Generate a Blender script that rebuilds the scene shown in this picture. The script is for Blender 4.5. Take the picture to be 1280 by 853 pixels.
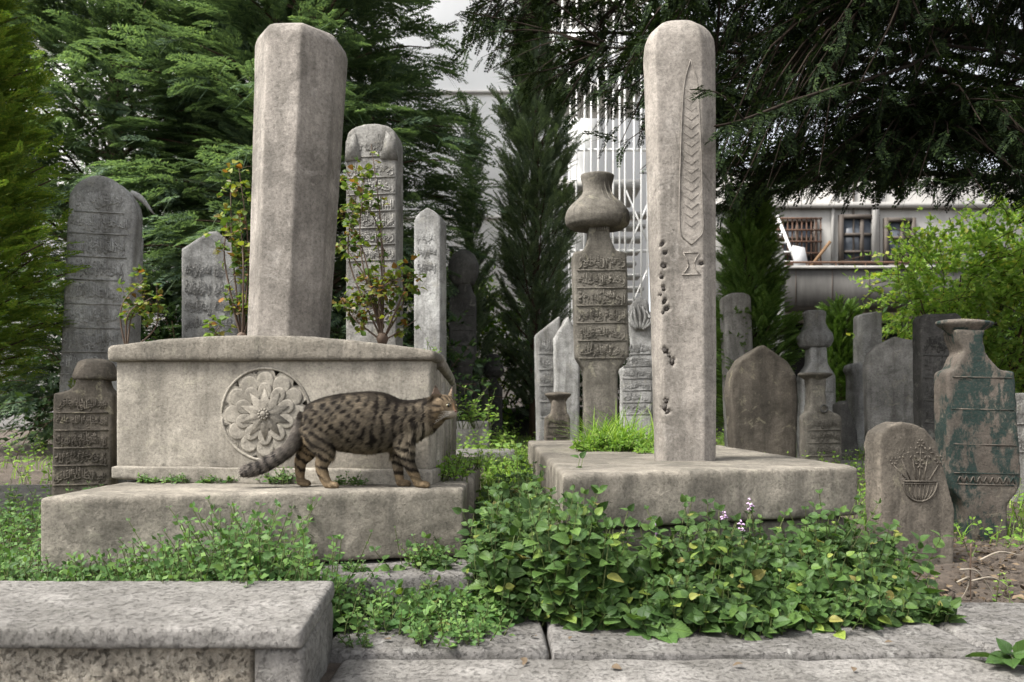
import bpy, bmesh, math, random
import numpy as np
from mathutils import Vector, Matrix, noise

for o in list(bpy.data.objects):
    bpy.data.objects.remove(o)
SC = bpy.context.scene
COL = SC.collection
R = math.radians
rng = np.random.default_rng(7)
random.seed(7)

# ---------------------------------------------------------------- camera
CAM_Z = 0.5
F_PX = 1280 * 26 / 36.0            # focal length in photo pixels
HOR = 522.0                        # photo row of the horizon
cam = bpy.data.cameras.new('camera')
cam.lens = 26; cam.sensor_width = 36; cam.sensor_fit = 'HORIZONTAL'
cam.shift_y = (HOR - 426.5) / 1280.0
cam.clip_start = 0.05; cam.clip_end = 400
cam.dof.use_dof = True; cam.dof.focus_distance = 2.25; cam.dof.aperture_fstop = 5.6
camo = bpy.data.objects.new('camera', cam); COL.objects.link(camo)
camo.location = (0, 0, CAM_Z); camo.rotation_euler = (R(90), 0, 0)
SC.camera = camo

# ---------------------------------------------------------------- sky, sun, exposure
SUN_EL, SUN_AZ = 54.0, 244.0        # azimuth of the sun, clockwise from +Y: behind the camera, to the left
w = bpy.data.worlds.new('World'); SC.world = w; w.use_nodes = True
nt = w.node_tree; nt.nodes.clear()
sky = nt.nodes.new('ShaderNodeTexSky'); sky.sky_type = 'NISHITA'; sky.sun_disc = False
sky.sun_elevation = R(SUN_EL); sky.sun_rotation = R(SUN_AZ)
sky.air_density = 1.0; sky.dust_density = 4.0; sky.ozone_density = 1.0
hs = nt.nodes.new('ShaderNodeHueSaturation'); hs.inputs['Saturation'].default_value = 0.22
bg = nt.nodes.new('ShaderNodeBackground'); bg.inputs['Strength'].default_value = 0.15
wo = nt.nodes.new('ShaderNodeOutputWorld')
nt.links.new(sky.outputs[0], hs.inputs['Color']); nt.links.new(hs.outputs[0], bg.inputs['Color'])
nt.links.new(bg.outputs[0], wo.inputs['Surface'])
sl = bpy.data.lights.new('sun', 'SUN'); sl.energy = 2.8; sl.angle = R(14); sl.color = (1.0, 0.97, 0.92)
so = bpy.data.objects.new('sun', sl); COL.objects.link(so); so.location = (-4, -6, 12)
_d = Vector((math.sin(R(SUN_AZ)) * math.cos(R(SUN_EL)), math.cos(R(SUN_AZ)) * math.cos(R(SUN_EL)), math.sin(R(SUN_EL))))
so.rotation_euler = (-_d).to_track_quat('-Z', 'Y').to_euler()
SC.view_settings.view_transform = 'Standard'; SC.view_settings.look = 'None'
SC.view_settings.exposure = 1.35; SC.view_settings.gamma = 1; SC.view_settings.use_curve_mapping = False
SC.cycles.max_bounces = 8; SC.cycles.transparent_max_bounces = 8
SC.cycles.diffuse_bounces = 4; SC.cycles.glossy_bounces = 2; SC.cycles.transmission_bounces = 4

# ---------------------------------------------------------------- helpers
def P(px, py, d):
    return np.array(((px - 640) * d / F_PX, d, CAM_Z - (py - HOR) * d / F_PX))

class MB:
    """collects triangles and quads, builds ONE mesh object"""
    def __init__(s): s.v = []; s.q = []; s.t = []; s.n = 0; s.c = []
    def add(s, v, q=None, t=None, col=None):
        v = np.asarray(v, float).reshape(-1, 3)
        if q is not None and len(q): s.q.append(np.asarray(q, int).reshape(-1, 4) + s.n)
        if t is not None and len(t): s.t.append(np.asarray(t, int).reshape(-1, 3) + s.n)
        s.v.append(v); s.n += len(v)
        if col is not None: s.c.append(np.asarray(col, float).reshape(-1, 3))
    def poly(s, v, faces):
        v = np.asarray(v, float)
        q = []; t = []
        for f in faces:
            f = list(f)
            if len(f) == 4: q.append(f)
            else:
                for i in range(1, len(f) - 1): t.append((f[0], f[i], f[i + 1]))
        s.add(v, q, t)
    def box(s, c, d, M=None):
        c = np.asarray(c, float); h = np.asarray(d, float) / 2
        v = np.array([[x, y, z] for x in (-1, 1) for y in (-1, 1) for z in (-1, 1)]) * h
        if M is not None: v = v @ np.asarray(M).T
        s.add(v + c, [(0, 1, 3, 2), (4, 6, 7, 5), (0, 4, 5, 1), (2, 3, 7, 6), (0, 2, 6, 4), (1, 5, 7, 3)])
    def tube(s, pts, rad, n=6, flat=1.0, cap=True):
        pts = np.asarray(pts, float); k = len(pts)
        rad = np.full(k, rad) if np.isscalar(rad) else np.asarray(rad, float)
        T = np.gradient(pts, axis=0); T /= np.linalg.norm(T, axis=1)[:, None] + 1e-12
        up = np.array((0, 0, 1.0)) if abs(T[:, 2]).mean() < .9 else np.array((0, 1.0, 0))
        A = np.cross(T, up); A /= np.linalg.norm(A, axis=1)[:, None] + 1e-12
        B = np.cross(A, T)
        a = np.linspace(0, 2 * np.pi, n, endpoint=False)
        ring = (np.cos(a)[None, :, None] * A[:, None, :] + flat * np.sin(a)[None, :, None] * B[:, None, :]) * rad[:, None, None]
        v = (pts[:, None, :] + ring).reshape(-1, 3)
        i = np.arange(k - 1)[:, None] * n; j = np.arange(n)[None, :]; jn = (j + 1) % n
        q = np.stack([i + j, i + jn, i + n + jn, i + n + j], -1).reshape(-1, 4)
        t = []
        if cap:
            v = np.vstack([v, pts[0], pts[-1]]); c0 = k * n; c1 = c0 + 1
            t = [(c0, (m + 1) % n, m) for m in range(n)] + [(c1, (k - 1) * n + m, (k - 1) * n + (m + 1) % n) for m in range(n)]
        s.add(v, q, t)
    def lathe(s, prof, n=24, sx=1.0, sy=1.0, c=(0, 0, 0)):
        prof = np.asarray(prof, float); k = len(prof)
        a = np.linspace(0, 2 * np.pi, n, endpoint=False)
        v = np.stack([prof[:, 0:1] * np.cos(a) * sx, prof[:, 0:1] * np.sin(a) * sy, np.repeat(prof[:, 1:2], n, 1)], -1).reshape(-1, 3)
        i = np.arange(k - 1)[:, None] * n; j = np.arange(n)[None, :]; jn = (j + 1) % n
        q = np.stack([i + j, i + jn, i + n + jn, i + n + j], -1).reshape(-1, 4)
        v = np.vstack([v, (0, 0, prof[0, 1]), (0, 0, prof[-1, 1])]); c0 = k * n; c1 = c0 + 1
        t = [(c0, (m + 1) % n, m) for m in range(n)] + [(c1, (k - 1) * n + m, (k - 1) * n + (m + 1) % n) for m in range(n)]
        s.add(v + np.asarray(c, float), q, t)
    def prism(s, pts, y0, y1):
        """outline in x,z (counter-clockwise seen from -y) pushed from y0 to y1"""
        import mathutils.geometry as mg
        p = np.asarray(pts, float); n = len(p)
        ar = 0.5 * np.sum(p[:, 0] * np.roll(p[:, 1], -1) - np.roll(p[:, 0], -1) * p[:, 1])
        if ar < 0: p = p[::-1]
        tri = mg.tessellate_polygon([[Vector((x, z, 0)) for x, z in p]])
        v = np.vstack([np.c_[p[:, 0], np.full(n, y0), p[:, 1]], np.c_[p[:, 0], np.full(n, y1), p[:, 1]]])
        t = []
        for a, b, c in tri:
            if (p[b, 0] - p[a, 0]) * (p[c, 1] - p[a, 1]) - (p[b, 1] - p[a, 1]) * (p[c, 0] - p[a, 0]) < 0: b, c = c, b
            t += [(a, b, c), (n + c, n + b, n + a)]
        q = [((i + 1) % n, i, n + i, n + (i + 1) % n) for i in range(n)]
        s.add(v, q, t)
    def arrays(s): return np.concatenate(s.v), (np.concatenate(s.q) if s.q else np.zeros((0, 4), int)), (np.concatenate(s.t) if s.t else np.zeros((0, 3), int))
    def build(s, name, mat, parent=None, smooth=False, loc=None):
        V, Q, T = s.arrays()
        me = mesh_np(name, V, Q, T, smooth)
        if s.c:
            at = me.color_attributes.new('Col', 'FLOAT_COLOR', 'POINT')
            at.data.foreach_set('color', np.c_[np.concatenate(s.c), np.ones(len(V))].astype(np.float32).ravel())
        return link(name, me, mat, parent, loc)

def mesh_np(name, V, Q, T, smooth=False):
    me = bpy.data.meshes.new(name)
    me.vertices.add(len(V)); me.vertices.foreach_set('co', np.asarray(V, np.float32).ravel())
    nl = len(Q) * 4 + len(T) * 3
    me.loops.add(nl); me.loops.foreach_set('vertex_index', np.concatenate([Q.ravel(), T.ravel()]).astype(np.int32))
    me.polygons.add(len(Q) + len(T))
    st = np.concatenate([np.arange(len(Q)) * 4, len(Q) * 4 + np.arange(len(T)) * 3]).astype(np.int32)
    me.polygons.foreach_set('loop_start', st)
    me.update(calc_edges=True)
    if smooth: me.polygons.foreach_set('use_smooth', np.ones(len(me.polygons), bool))
    return me

def link(name, me, mat, parent=None, loc=None):
    o = bpy.data.objects.new(name, me); COL.objects.link(o)
    if mat is not None: me.materials.append(mat)
    if parent is not None: o.parent = parent
    if loc is not None: o.location = loc
    return o

def tag(o, label, cat, group=None):
    o['label'] = label; o['category'] = cat
    if group: o['group'] = group
    return o

def thing(name, label, cat, loc=(0, 0, 0), rot=(0, 0, 0), group=None):
    o = bpy.data.objects.new(name, None); COL.objects.link(o)
    o.empty_display_size = .1; o.location = loc; o.rotation_euler = rot
    return tag(o, label, cat, group)

def struct(o): o['kind'] = 'structure'; return o
def stuff(o, label, cat): o['kind'] = 'stuff'; return tag(o, label, cat)

def catmull(pts, n):
    p = np.asarray(pts, float); k = len(p)
    q = np.vstack([2 * p[0] - p[1], p, 2 * p[-1] - p[-2]])
    out = []
    for t in np.linspace(0, k - 1 - 1e-9, n):
        i = int(t); u = t - i
        a, b, c, d = q[i], q[i + 1], q[i + 2], q[i + 3]
        out.append(.5 * ((2 * b) + (c - a) * u + (2 * a - 5 * b + 4 * c - d) * u * u + (3 * b - a - 3 * c + d) * u ** 3))
    return np.array(out)

def worn(name, mb, mat, parent=None, voxel=.01, amp=.003, freq=9, chip=.7, it=5, loc=None, smooth=True):
    """weathered stone: even voxel skin, unevenly rounded and chipped edges, lumpy faces"""
    V, Q, T = mb.arrays()
    tmp = link('tmp', mesh_np('tmp', V, Q, T), None)
    m = tmp.modifiers.new('r', 'REMESH'); m.mode = 'VOXEL'; m.voxel_size = voxel; m.adaptivity = 0
    dg = bpy.context.evaluated_depsgraph_get(); dg.update()
    ev = tmp.evaluated_get(dg); me = bpy.data.meshes.new_from_object(ev)
    bpy.data.objects.remove(tmp)
    n = len(me.vertices)
    co = np.empty(n * 3, np.float32); me.vertices.foreach_get('co', co); co = co.reshape(-1, 3).astype(float)
    ne = len(me.edges); e = np.empty(ne * 2, np.int32); me.edges.foreach_get('vertices', e); e = e.reshape(-1, 2)
    deg = np.bincount(e.ravel(), minlength=n)[:, None]
    def lap(x):
        s_ = np.stack([np.bincount(e[:, 0], x[e[:, 1], k], n) + np.bincount(e[:, 1], x[e[:, 0], k], n) for k in range(3)], 1)
        return s_ / np.maximum(deg, 1)
    base = co
    for _ in range(1): base = .5 * base + .5 * lap(base)
    sm = base
    for _ in range(it): sm = lap(sm)
    off = random.uniform(0, 50)
    nz = np.array([noise.noise((c[0] * freq + off, c[1] * freq, c[2] * freq)) for c in base])
    n2 = np.array([noise.noise((c[0] * freq * 4 + off, c[1] * freq * 4, c[2] * freq * 4)) for c in base])
    wgt = np.clip(.35 + chip * nz + .35 * n2, .08, 1)[:, None]
    co = base * (1 - wgt) + sm * wgt
    me.vertices.foreach_set('co', co.astype(np.float32).ravel()); me.update()
    nr = np.empty(n * 3, np.float32); me.vertices.foreach_get('normal', nr); nr = nr.reshape(-1, 3)
    co = co + nr * (amp * (nz + .45 * n2))[:, None]
    me.vertices.foreach_set('co', co.astype(np.float32).ravel())
    me.polygons.foreach_set('use_smooth', np.full(len(me.polygons), smooth)); me.update()
    me.name = name
    return link(name, me, mat, parent, loc)

# ---------------------------------------------------------------- materials
def new_mat(name):
    m = bpy.data.materials.new(name); m.use_nodes = True
    nt = m.node_tree; b = nt.nodes['Principled BSDF']
    return m, nt, b
def nd(nt, typ, **kw):
    n = nt.nodes.new(typ)
    for k, v in kw.items(): setattr(n, k, v)
    return n
def noise_node(nt, vec, scale, detail=6, rough=.6, dist=0):
    n = nd(nt, 'ShaderNodeTexNoise'); n.inputs['Scale'].default_value = scale; n.inputs['Detail'].default_value = detail
    n.inputs['Roughness'].default_value = rough; n.inputs['Distortion'].default_value = dist
    nt.links.new(vec, n.inputs['Vector']); return n.outputs['Fac']
def ramp(nt, fac, stops):
    r = nd(nt, 'ShaderNodeValToRGB'); el = r.color_ramp.elements
    while len(el) < len(stops): el.new(.5)
    for e, (p, c) in zip(el, stops):
        e.position = p; e.color = (*((c, c, c) if np.isscalar(c) else c), 1)
    nt.links.new(fac, r.inputs[0]); return r.outputs[0]
def mix(nt, fac, a, b, mode='MIX'):
    m = nd(nt, 'ShaderNodeMix', data_type='RGBA', blend_type=mode)
    for sock, v in ((m.inputs[0], fac), (m.inputs[6], a), (m.inputs[7], b)):
        if isinstance(v, bpy.types.NodeSocket): nt.links.new(v, sock)
        elif np.isscalar(v): sock.default_value = v
        else: sock.default_value = (*v, 1)
    return m.outputs[2]

def stone_mat(name, c1, c2, stain=(.07, .065, .055), stain_amt=.6, lichen=(.32, .30, .23), lichen_amt=.3, pits=.5, bump=1.0, scale=1.0, paint=None, top=.35):
    c1 = tuple(np.array(c1) * .88); c2 = tuple(np.array(c2) * .84)
    m, nt, b = new_mat(name)
    tc = nd(nt, 'ShaderNodeTexCoord').outputs['Object']
    oi = nd(nt, 'ShaderNodeObjectInfo')
    off = nd(nt, 'ShaderNodeVectorMath', operation='SCALE'); off.inputs[0].default_value = (31, 17, 23)
    nt.links.new(oi.outputs['Random'], off.inputs['Scale'])
    ad = nd(nt, 'ShaderNodeVectorMath', operation='ADD'); nt.links.new(tc, ad.inputs[0]); nt.links.new(off.outputs[0], ad.inputs[1])
    v = ad.outputs[0]
    big = noise_node(nt, v, 3.2 * scale, 7, .62, .4)
    col = mix(nt, ramp(nt, big, [(.36, 0.), (.64, 1.)]), tuple(np.array(c1) * 1.18), tuple(np.array(c2) * .86))
    hs_ = nd(nt, 'ShaderNodeHueSaturation'); mr = nd(nt, 'ShaderNodeMapRange'); mr.inputs['To Min'].default_value = .84; mr.inputs['To Max'].default_value = 1.14
    nt.links.new(oi.outputs['Random'], mr.inputs['Value']); nt.links.new(mr.outputs[0], hs_.inputs['Value']); hs_.inputs['Saturation'].default_value = .92
    nt.links.new(col, hs_.inputs['Color']); col = hs_.outputs[0]
    mid = noise_node(nt, v, 17 * scale, 5, .7)
    col = mix(nt, .75, col, ramp(nt, mid, [(.25, .55), (.5, .95), (.8, 1.15)]), 'MULTIPLY')
    mp = nd(nt, 'ShaderNodeMapping'); mp.inputs['Scale'].default_value = (13, 13, 1.3); nt.links.new(v, mp.inputs[0])
    st = noise_node(nt, mp.outputs[0], 1.0 * scale, 5, .65, .3)
    sf = ramp(nt, st, [(.47, 0.), (.62, stain_amt)])
    col = mix(nt, sf, col, stain)
    blot = noise_node(nt, v, 6.5 * scale, 8, .72, .6)
    col = mix(nt, ramp(nt, blot, [(.52, 0.), (.60, stain_amt)]), col, tuple(.5 * (np.array(stain) + np.array(c1) * .5)))
    li = noise_node(nt, v, 11 * scale, 6, .68, .8)
    col = mix(nt, ramp(nt, li, [(.585, 0.), (.64, lichen_amt)]), col, lichen)
    fine = noise_node(nt, v, 110, 6, .8)
    col = mix(nt, .8, col, ramp(nt, fine, [(.3, .45), (.5, 1.), (.70, 1.4)]), 'MULTIPLY')
    speck = noise_node(nt, v, 48, 5, .75, .3)
    col = mix(nt, ramp(nt, speck, [(.60, 0.), (.68, .55)]), col, tuple(np.array(stain) * .8))
    col = mix(nt, ramp(nt, speck, [(.30, .5), (.38, 0.)]), col, tuple(np.minimum(np.array(c1) * 1.28, .6)))
    dv = nd(nt, 'ShaderNodeTexNoise'); dv.inputs['Scale'].default_value = 5; dv.inputs['Detail'].default_value = 4; nt.links.new(v, dv.inputs['Vector'])
    wv_ = mix(nt, .13, v, dv.outputs['Color'])
    vo = nd(nt, 'ShaderNodeTexVoronoi', feature='DISTANCE_TO_EDGE'); vo.inputs['Scale'].default_value = 2.6; nt.links.new(wv_, vo.inputs['Vector'])
    ck = mix(nt, 1.0, ramp(nt, vo.outputs['Distance'], [(.0, 1.), (.011, 0.)]), ramp(nt, noise_node(nt, v, 2.3, 3, .6), [(.63, 0.), (.70, .6)]), 'MULTIPLY')
    col = mix(nt, ck, col, tuple(np.array(stain) * .6))
    if top:        # grime and algae settle on faces that look up
        ge = nd(nt, 'ShaderNodeNewGeometry'); sp = nd(nt, 'ShaderNodeSeparateXYZ'); nt.links.new(ge.outputs['Normal'], sp.inputs[0])
        mm = nd(nt, 'ShaderNodeMath', operation='MULTIPLY'); nt.links.new(ramp(nt, sp.outputs['Z'], [(.3, 0.), (.85, top)]), mm.inputs[0])
        nt.links.new(ramp(nt, noise_node(nt, v, 5, 7, .7), [(.35, .1), (.62, 1.)]), mm.inputs[1])
        col = mix(nt, mm.outputs[0], col, tuple(np.array(stain) * 1.3 + .01))
    if paint is not None:
        pm = nd(nt, 'ShaderNodeMapping'); pm.inputs['Scale'].default_value = (11, 11, 5.5); nt.links.new(v, pm.inputs[0])
        pn = noise_node(nt, pm.outputs[0], 1.0, 9, .72, .25)
        pf = mix(nt, 1.0, ramp(nt, pn, [(.49, 0.), (.535, .9)]), ramp(nt, fine, [(.36, .25), (.5, 1.)]), 'MULTIPLY'); col = mix(nt, pf, col, paint)
    nt.links.new(col, b.inputs['Base Color'])
    b.inputs['Roughness'].default_value = .92; b.inputs['Specular IOR Level'].default_value = .2
    b1 = nd(nt, 'ShaderNodeBump'); b1.inputs['Strength'].default_value = .8 * bump; b1.inputs['Distance'].default_value = .004
    nt.links.new(fine, b1.inputs['Height'])
    b2 = nd(nt, 'ShaderNodeBump'); b2.inputs['Strength'].default_value = .35 * bump; b2.inputs['Distance'].default_value = .008
    nt.links.new(mid, b2.inputs['Height']); nt.links.new(b1.outputs[0], b2.inputs['Normal'])
    pt = noise_node(nt, v, 75, 5, .75)
    b3 = nd(nt, 'ShaderNodeBump'); b3.inputs['Strength'].default_value = pits * bump; b3.inputs['Distance'].default_value = .006
    nt.links.new(ramp(nt, pt, [(.30, 0.), (.46, 1.)]), b3.inputs['Height']); nt.links.new(b2.outputs[0], b3.inputs['Normal'])
    nt.links.new(b3.outputs[0], b.inputs['Normal'])
    return m

def leaf_mat(name, stops, transl=.35, rough=.55, big=1.5, spec=.35, bigamt=.35, veins=False):
    """stops: colours spread over the random value of each leaf"""
    m, nt, b = new_mat(name)
    ge = nd(nt, 'ShaderNodeNewGeometry')
    tc = nd(nt, 'ShaderNodeTexCoord').outputs['Object']
    col = ramp(nt, ge.outputs['Random Per Island'], stops)
    bn = noise_node(nt, tc, big, 3, .5)
    col = mix(nt, bigamt, col, ramp(nt, bn, [(.3, .45), (.7, 1.45)]), 'MULTIPLY')
    if veins:      # midrib and side veins follow each leaf's own length and width
        at = nd(nt, 'ShaderNodeAttribute', attribute_name='Col'); sp = nd(nt, 'ShaderNodeSeparateXYZ'); nt.links.new(at.outputs['Vector'], sp.inputs[0])
        def mth(op, a, b_=None):
            n = nd(nt, 'ShaderNodeMath', operation=op)
            for s_, v_ in zip(n.inputs, (a, b_)):
                if v_ is None: continue
                if isinstance(v_, bpy.types.NodeSocket): nt.links.new(v_, s_)
                else: s_.default_value = v_
            return n.outputs[0]
        ax = mth('ABSOLUTE', sp.outputs['X'])
        wv = mth('SINE', mth('MULTIPLY', mth('SUBTRACT', sp.outputs['Y'], mth('MULTIPLY', ax, .9)), 44.0))
        vn = mth('MAXIMUM', ramp(nt, wv, [(.70, 0.), (.98, .7)]), ramp(nt, ax, [(.0, 1.), (.035, 0.)]))
        col = mix(nt, mth('MULTIPLY', vn, .35), col, mix(nt, 1.0, col, (1.9, 1.7, 1.5), 'MULTIPLY'))
        cell = noise_node(nt, tc, 60, 4, .6); col = mix(nt, .6, col, ramp(nt, cell, [(.3, .65), (.7, 1.3)]), 'MULTIPLY')
        bp = nd(nt, 'ShaderNodeBump'); bp.inputs['Strength'].default_value = .55; bp.inputs['Distance'].default_value = .004; bp.invert = True
        nt.links.new(vn, bp.inputs['Height']); nt.links.new(bp.outputs[0], b.inputs['Normal'])
    nt.links.new(col, b.inputs['Base Color']); b.inputs['Roughness'].default_value = rough; b.inputs['Specular IOR Level'].default_value = spec
    tr = nd(nt, 'ShaderNodeBsdfTranslucent')
    tcol = mix(nt, 1.0, col, (1.25, 1.35, .6), 'MULTIPLY'); nt.links.new(tcol, tr.inputs[0])
    ms = nd(nt, 'ShaderNodeMixShader'); ms.inputs[0].default_value = transl
    nt.links.new(b.outputs[0], ms.inputs[1]); nt.links.new(tr.outputs[0], ms.inputs[2])
    nt.links.new(ms.outputs[0], nt.nodes['Material Output'].inputs[0])
    return m

def plain_mat(name, c1, c2=None, scale=8, rough=.8, spec=.3, bump=.2, stretch=(1, 1, 1), metal=0):
    m, nt, b = new_mat(name)
    tc = nd(nt, 'ShaderNodeTexCoord').outputs['Object']
    mp = nd(nt, 'ShaderNodeMapping'); mp.inputs['Scale'].default_value = stretch; nt.links.new(tc, mp.inputs[0])
    n = noise_node(nt, mp.outputs[0], scale, 7, .65)
    c2 = c2 if c2 is not None else tuple(np.array(c1) * .7)
    nt.links.new(ramp(nt, n, [(.3, c1), (.7, c2)]), b.inputs['Base Color'])
    b.inputs['Roughness'].default_value = rough; b.inputs['Specular IOR Level'].default_value = spec; b.inputs['Metallic'].default_value = metal
    if bump:
        bp = nd(nt, 'ShaderNodeBump'); bp.inputs['Strength'].default_value = bump; bp.inputs['Distance'].default_value = .02
        nt.links.new(n, bp.inputs['Height']); nt.links.new(bp.outputs[0], b.inputs['Normal'])
    return m

M = {}
M['beige'] = stone_mat('beige_limestone', (.285, .253, .203), (.205, .181, .143), stain_amt=.5, lichen_amt=.25)
M['panel'] = stone_mat('pale_limestone', (.38, .344, .282), (.30, .268, .217), stain_amt=.34, lichen_amt=.25, pits=.4, bump=.7, top=.2)
M['column'] = stone_mat('grey_rose_marble', (.295, .264, .228), (.228, .203, .174), stain_amt=.42, bump=.8, pits=.3, lichen=(.45, .42, .38), lichen_amt=.2)
M['grey'] = stone_mat('grey_marble', (.30, .288, .262), (.215, .206, .188), stain_amt=.55, lichen_amt=.3)
M['pale'] = stone_mat('pale_grey_marble', (.40, .395, .375), (.295, .29, .275), stain_amt=.5, lichen_amt=.2)
M['brown'] = stone_mat('brown_weathered_stone', (.165, .14, .11), (.105, .09, .07), stain=(.045,.04,.033), stain_amt=.6, lichen=(.32, .29, .2), lichen_amt=.35)
M['olive'] = stone_mat('grey_brown_weathered_stone', (.19, .172, .142), (.125, .112, .09), stain=(.05, .046, .038), stain_amt=.55, lichen=(.32, .3, .22), lichen_amt=.35)
M['dark'] = stone_mat('dark_weathered_stone', (.105, .10, .092), (.065, .062, .057), stain=(.04, .04, .037), stain_amt=.55, lichen=(.24, .235, .2), lichen_amt=.4)
M['painted'] = stone_mat('brown_stone_with_green_paint', (.15, .125, .10), (.10, .082, .066), stain_amt=.5, lichen=(.3, .27, .2), lichen_amt=.25, paint=(.010, .028, .025))
M['pave'] = stone_mat('grey_paving_stone', (.20, .188, .176), (.155, .145, .134), stain_amt=.35, lichen=(.4, .39, .36), lichen_amt=.3, top=.3, pits=.9)
M['rough'] = stone_mat('rough_grey_kerb_stone', (.24, .226, .207), (.19, .177, .16), stain_amt=.32, lichen=(.38, .365, .33), lichen_amt=.2, top=.2, pits=.7, bump=1.2)
M['rubble'] = stone_mat('rubble_core', (.52, .46, .37), (.36, .31, .24), stain_amt=.35, lichen=(.5, .46, .4), lichen_amt=.4, pits=1.0, bump=2.0, scale=3.6)
M['darkbark'] = plain_mat('dark_bark', (.03, .022, .016), (.015, .011, .008), 14, .9, .1, .6, (1, 1, .2))
M['bark'] = plain_mat('bark', (.09, .06, .04), (.04, .028, .02), 14, .9, .2, .8, (1, 1, .2))
M['stem'] = plain_mat('green_stem', (.10, .13, .04), (.07, .08, .03), 20, .6, .3, 0)
M['rosestem'] = plain_mat('woody_stem', (.12, .085, .06), (.08, .05, .035), 30, .7, .3, 0)
# ---------------------------------------------------------------- foliage tools
def unit(a): return a / (np.linalg.norm(a, axis=-1, keepdims=True) + 1e-12)
def frames(dirs, ups):
    y = unit(dirs); x = unit(np.cross(y, ups)); z = np.cross(x, y)
    return np.stack([x, y, z], -1)                       # columns x, y (growth), z (upper face)
def spread(mb, tv, tq, tt, loc, Fm, sc, uv=False):
    """put a copy of a small leaf shape at every loc"""
    k = len(loc); n = len(tv)
    sc = np.asarray(sc, float)
    sc = sc[:, None, None] if sc.ndim == 1 else sc[:, None, :]
    v = np.einsum('kij,knj->kni', Fm, tv[None] * sc) + loc[:, None, :]
    o = np.arange(k)[:, None, None] * n
    mb.add(v.reshape(-1, 3), (tq[None] + o).reshape(-1, 4) if tq is not None else None, (tt[None] + o).reshape(-1, 3) if tt is not None else None, np.tile(tv, (k, 1)) if uv else None)

def frond_shape(n=11, ang=40, sub=1, w=.020, r=None, lenf=.36):
    r = r or np.random.default_rng(3)
    V = []; Q = []
    def rh(b, d, l, wd):
        d = np.asarray(d) / np.linalg.norm(d); s_ = np.array((-d[1], d[0], 0)); k = len(V)
        m = b + d * l * .45 + (0, 0, r.normal(0, .008)); e = b + d * l - (0, 0, .12 * l * l / .3)
        V.extend([b, m - s_ * wd, e, m + s_ * wd]); Q.append((k, k + 1, k + 2, k + 3))
    def sp(t): return np.array((0, t, -.16 * t * t))
    rh(np.zeros(3), (0, 1, -.12), .9, w * .5)
    for i in range(n):
        t = .08 + .86 * i / n
        for s_ in (-1, 1):
            a = R(ang + r.uniform(-8, 8)); l = lenf * (1 - t) ** .55 * (.55 + .9 * min(t, .45)) * r.uniform(.8, 1.15)
            d = np.array((s_ * math.sin(a), math.cos(a), r.uniform(-.12, .12)))
            b = sp(t + r.uniform(-.02, .02)); rh(b, d, l, w)
            for j in range(sub):
                for s2 in (-1, 1):
                    a2 = a * s_ + s2 * R(36); f = (.35 + .3 * j)
                    rh(b + d * l * f, (math.sin(a2), math.cos(a2), d[2]), l * .5 * (1 - .25 * j), w * .8)
    return np.array(V), np.array(Q)
FRONDS = [frond_shape(11, 40, 1, .020, np.random.default_rng(k)) for k in range(3)]
FINE = [frond_shape(12, 38, 2, .013, np.random.default_rng(10 + k)) for k in range(3)]
LIGHT = [frond_shape(8, 42, 1, .030, np.random.default_rng(40 + k)) for k in range(3)]
UPRIGHT = [frond_shape(9, 24, 1, .020, np.random.default_rng(20 + k), .34) for k in range(3)]
def put_fronds(mb, shapes, loc, dirs, ups, sc):
    loc = np.asarray(loc); dirs = np.asarray(dirs); ups = np.asarray(ups); sc = np.asarray(sc)
    pick = np.arange(len(loc)) % len(shapes)
    for k, (v, q) in enumerate(shapes):
        m = pick == k
        if m.any(): spread(mb, v, q, None, loc[m], frames(dirs[m], ups[m]), sc[m])

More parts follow.
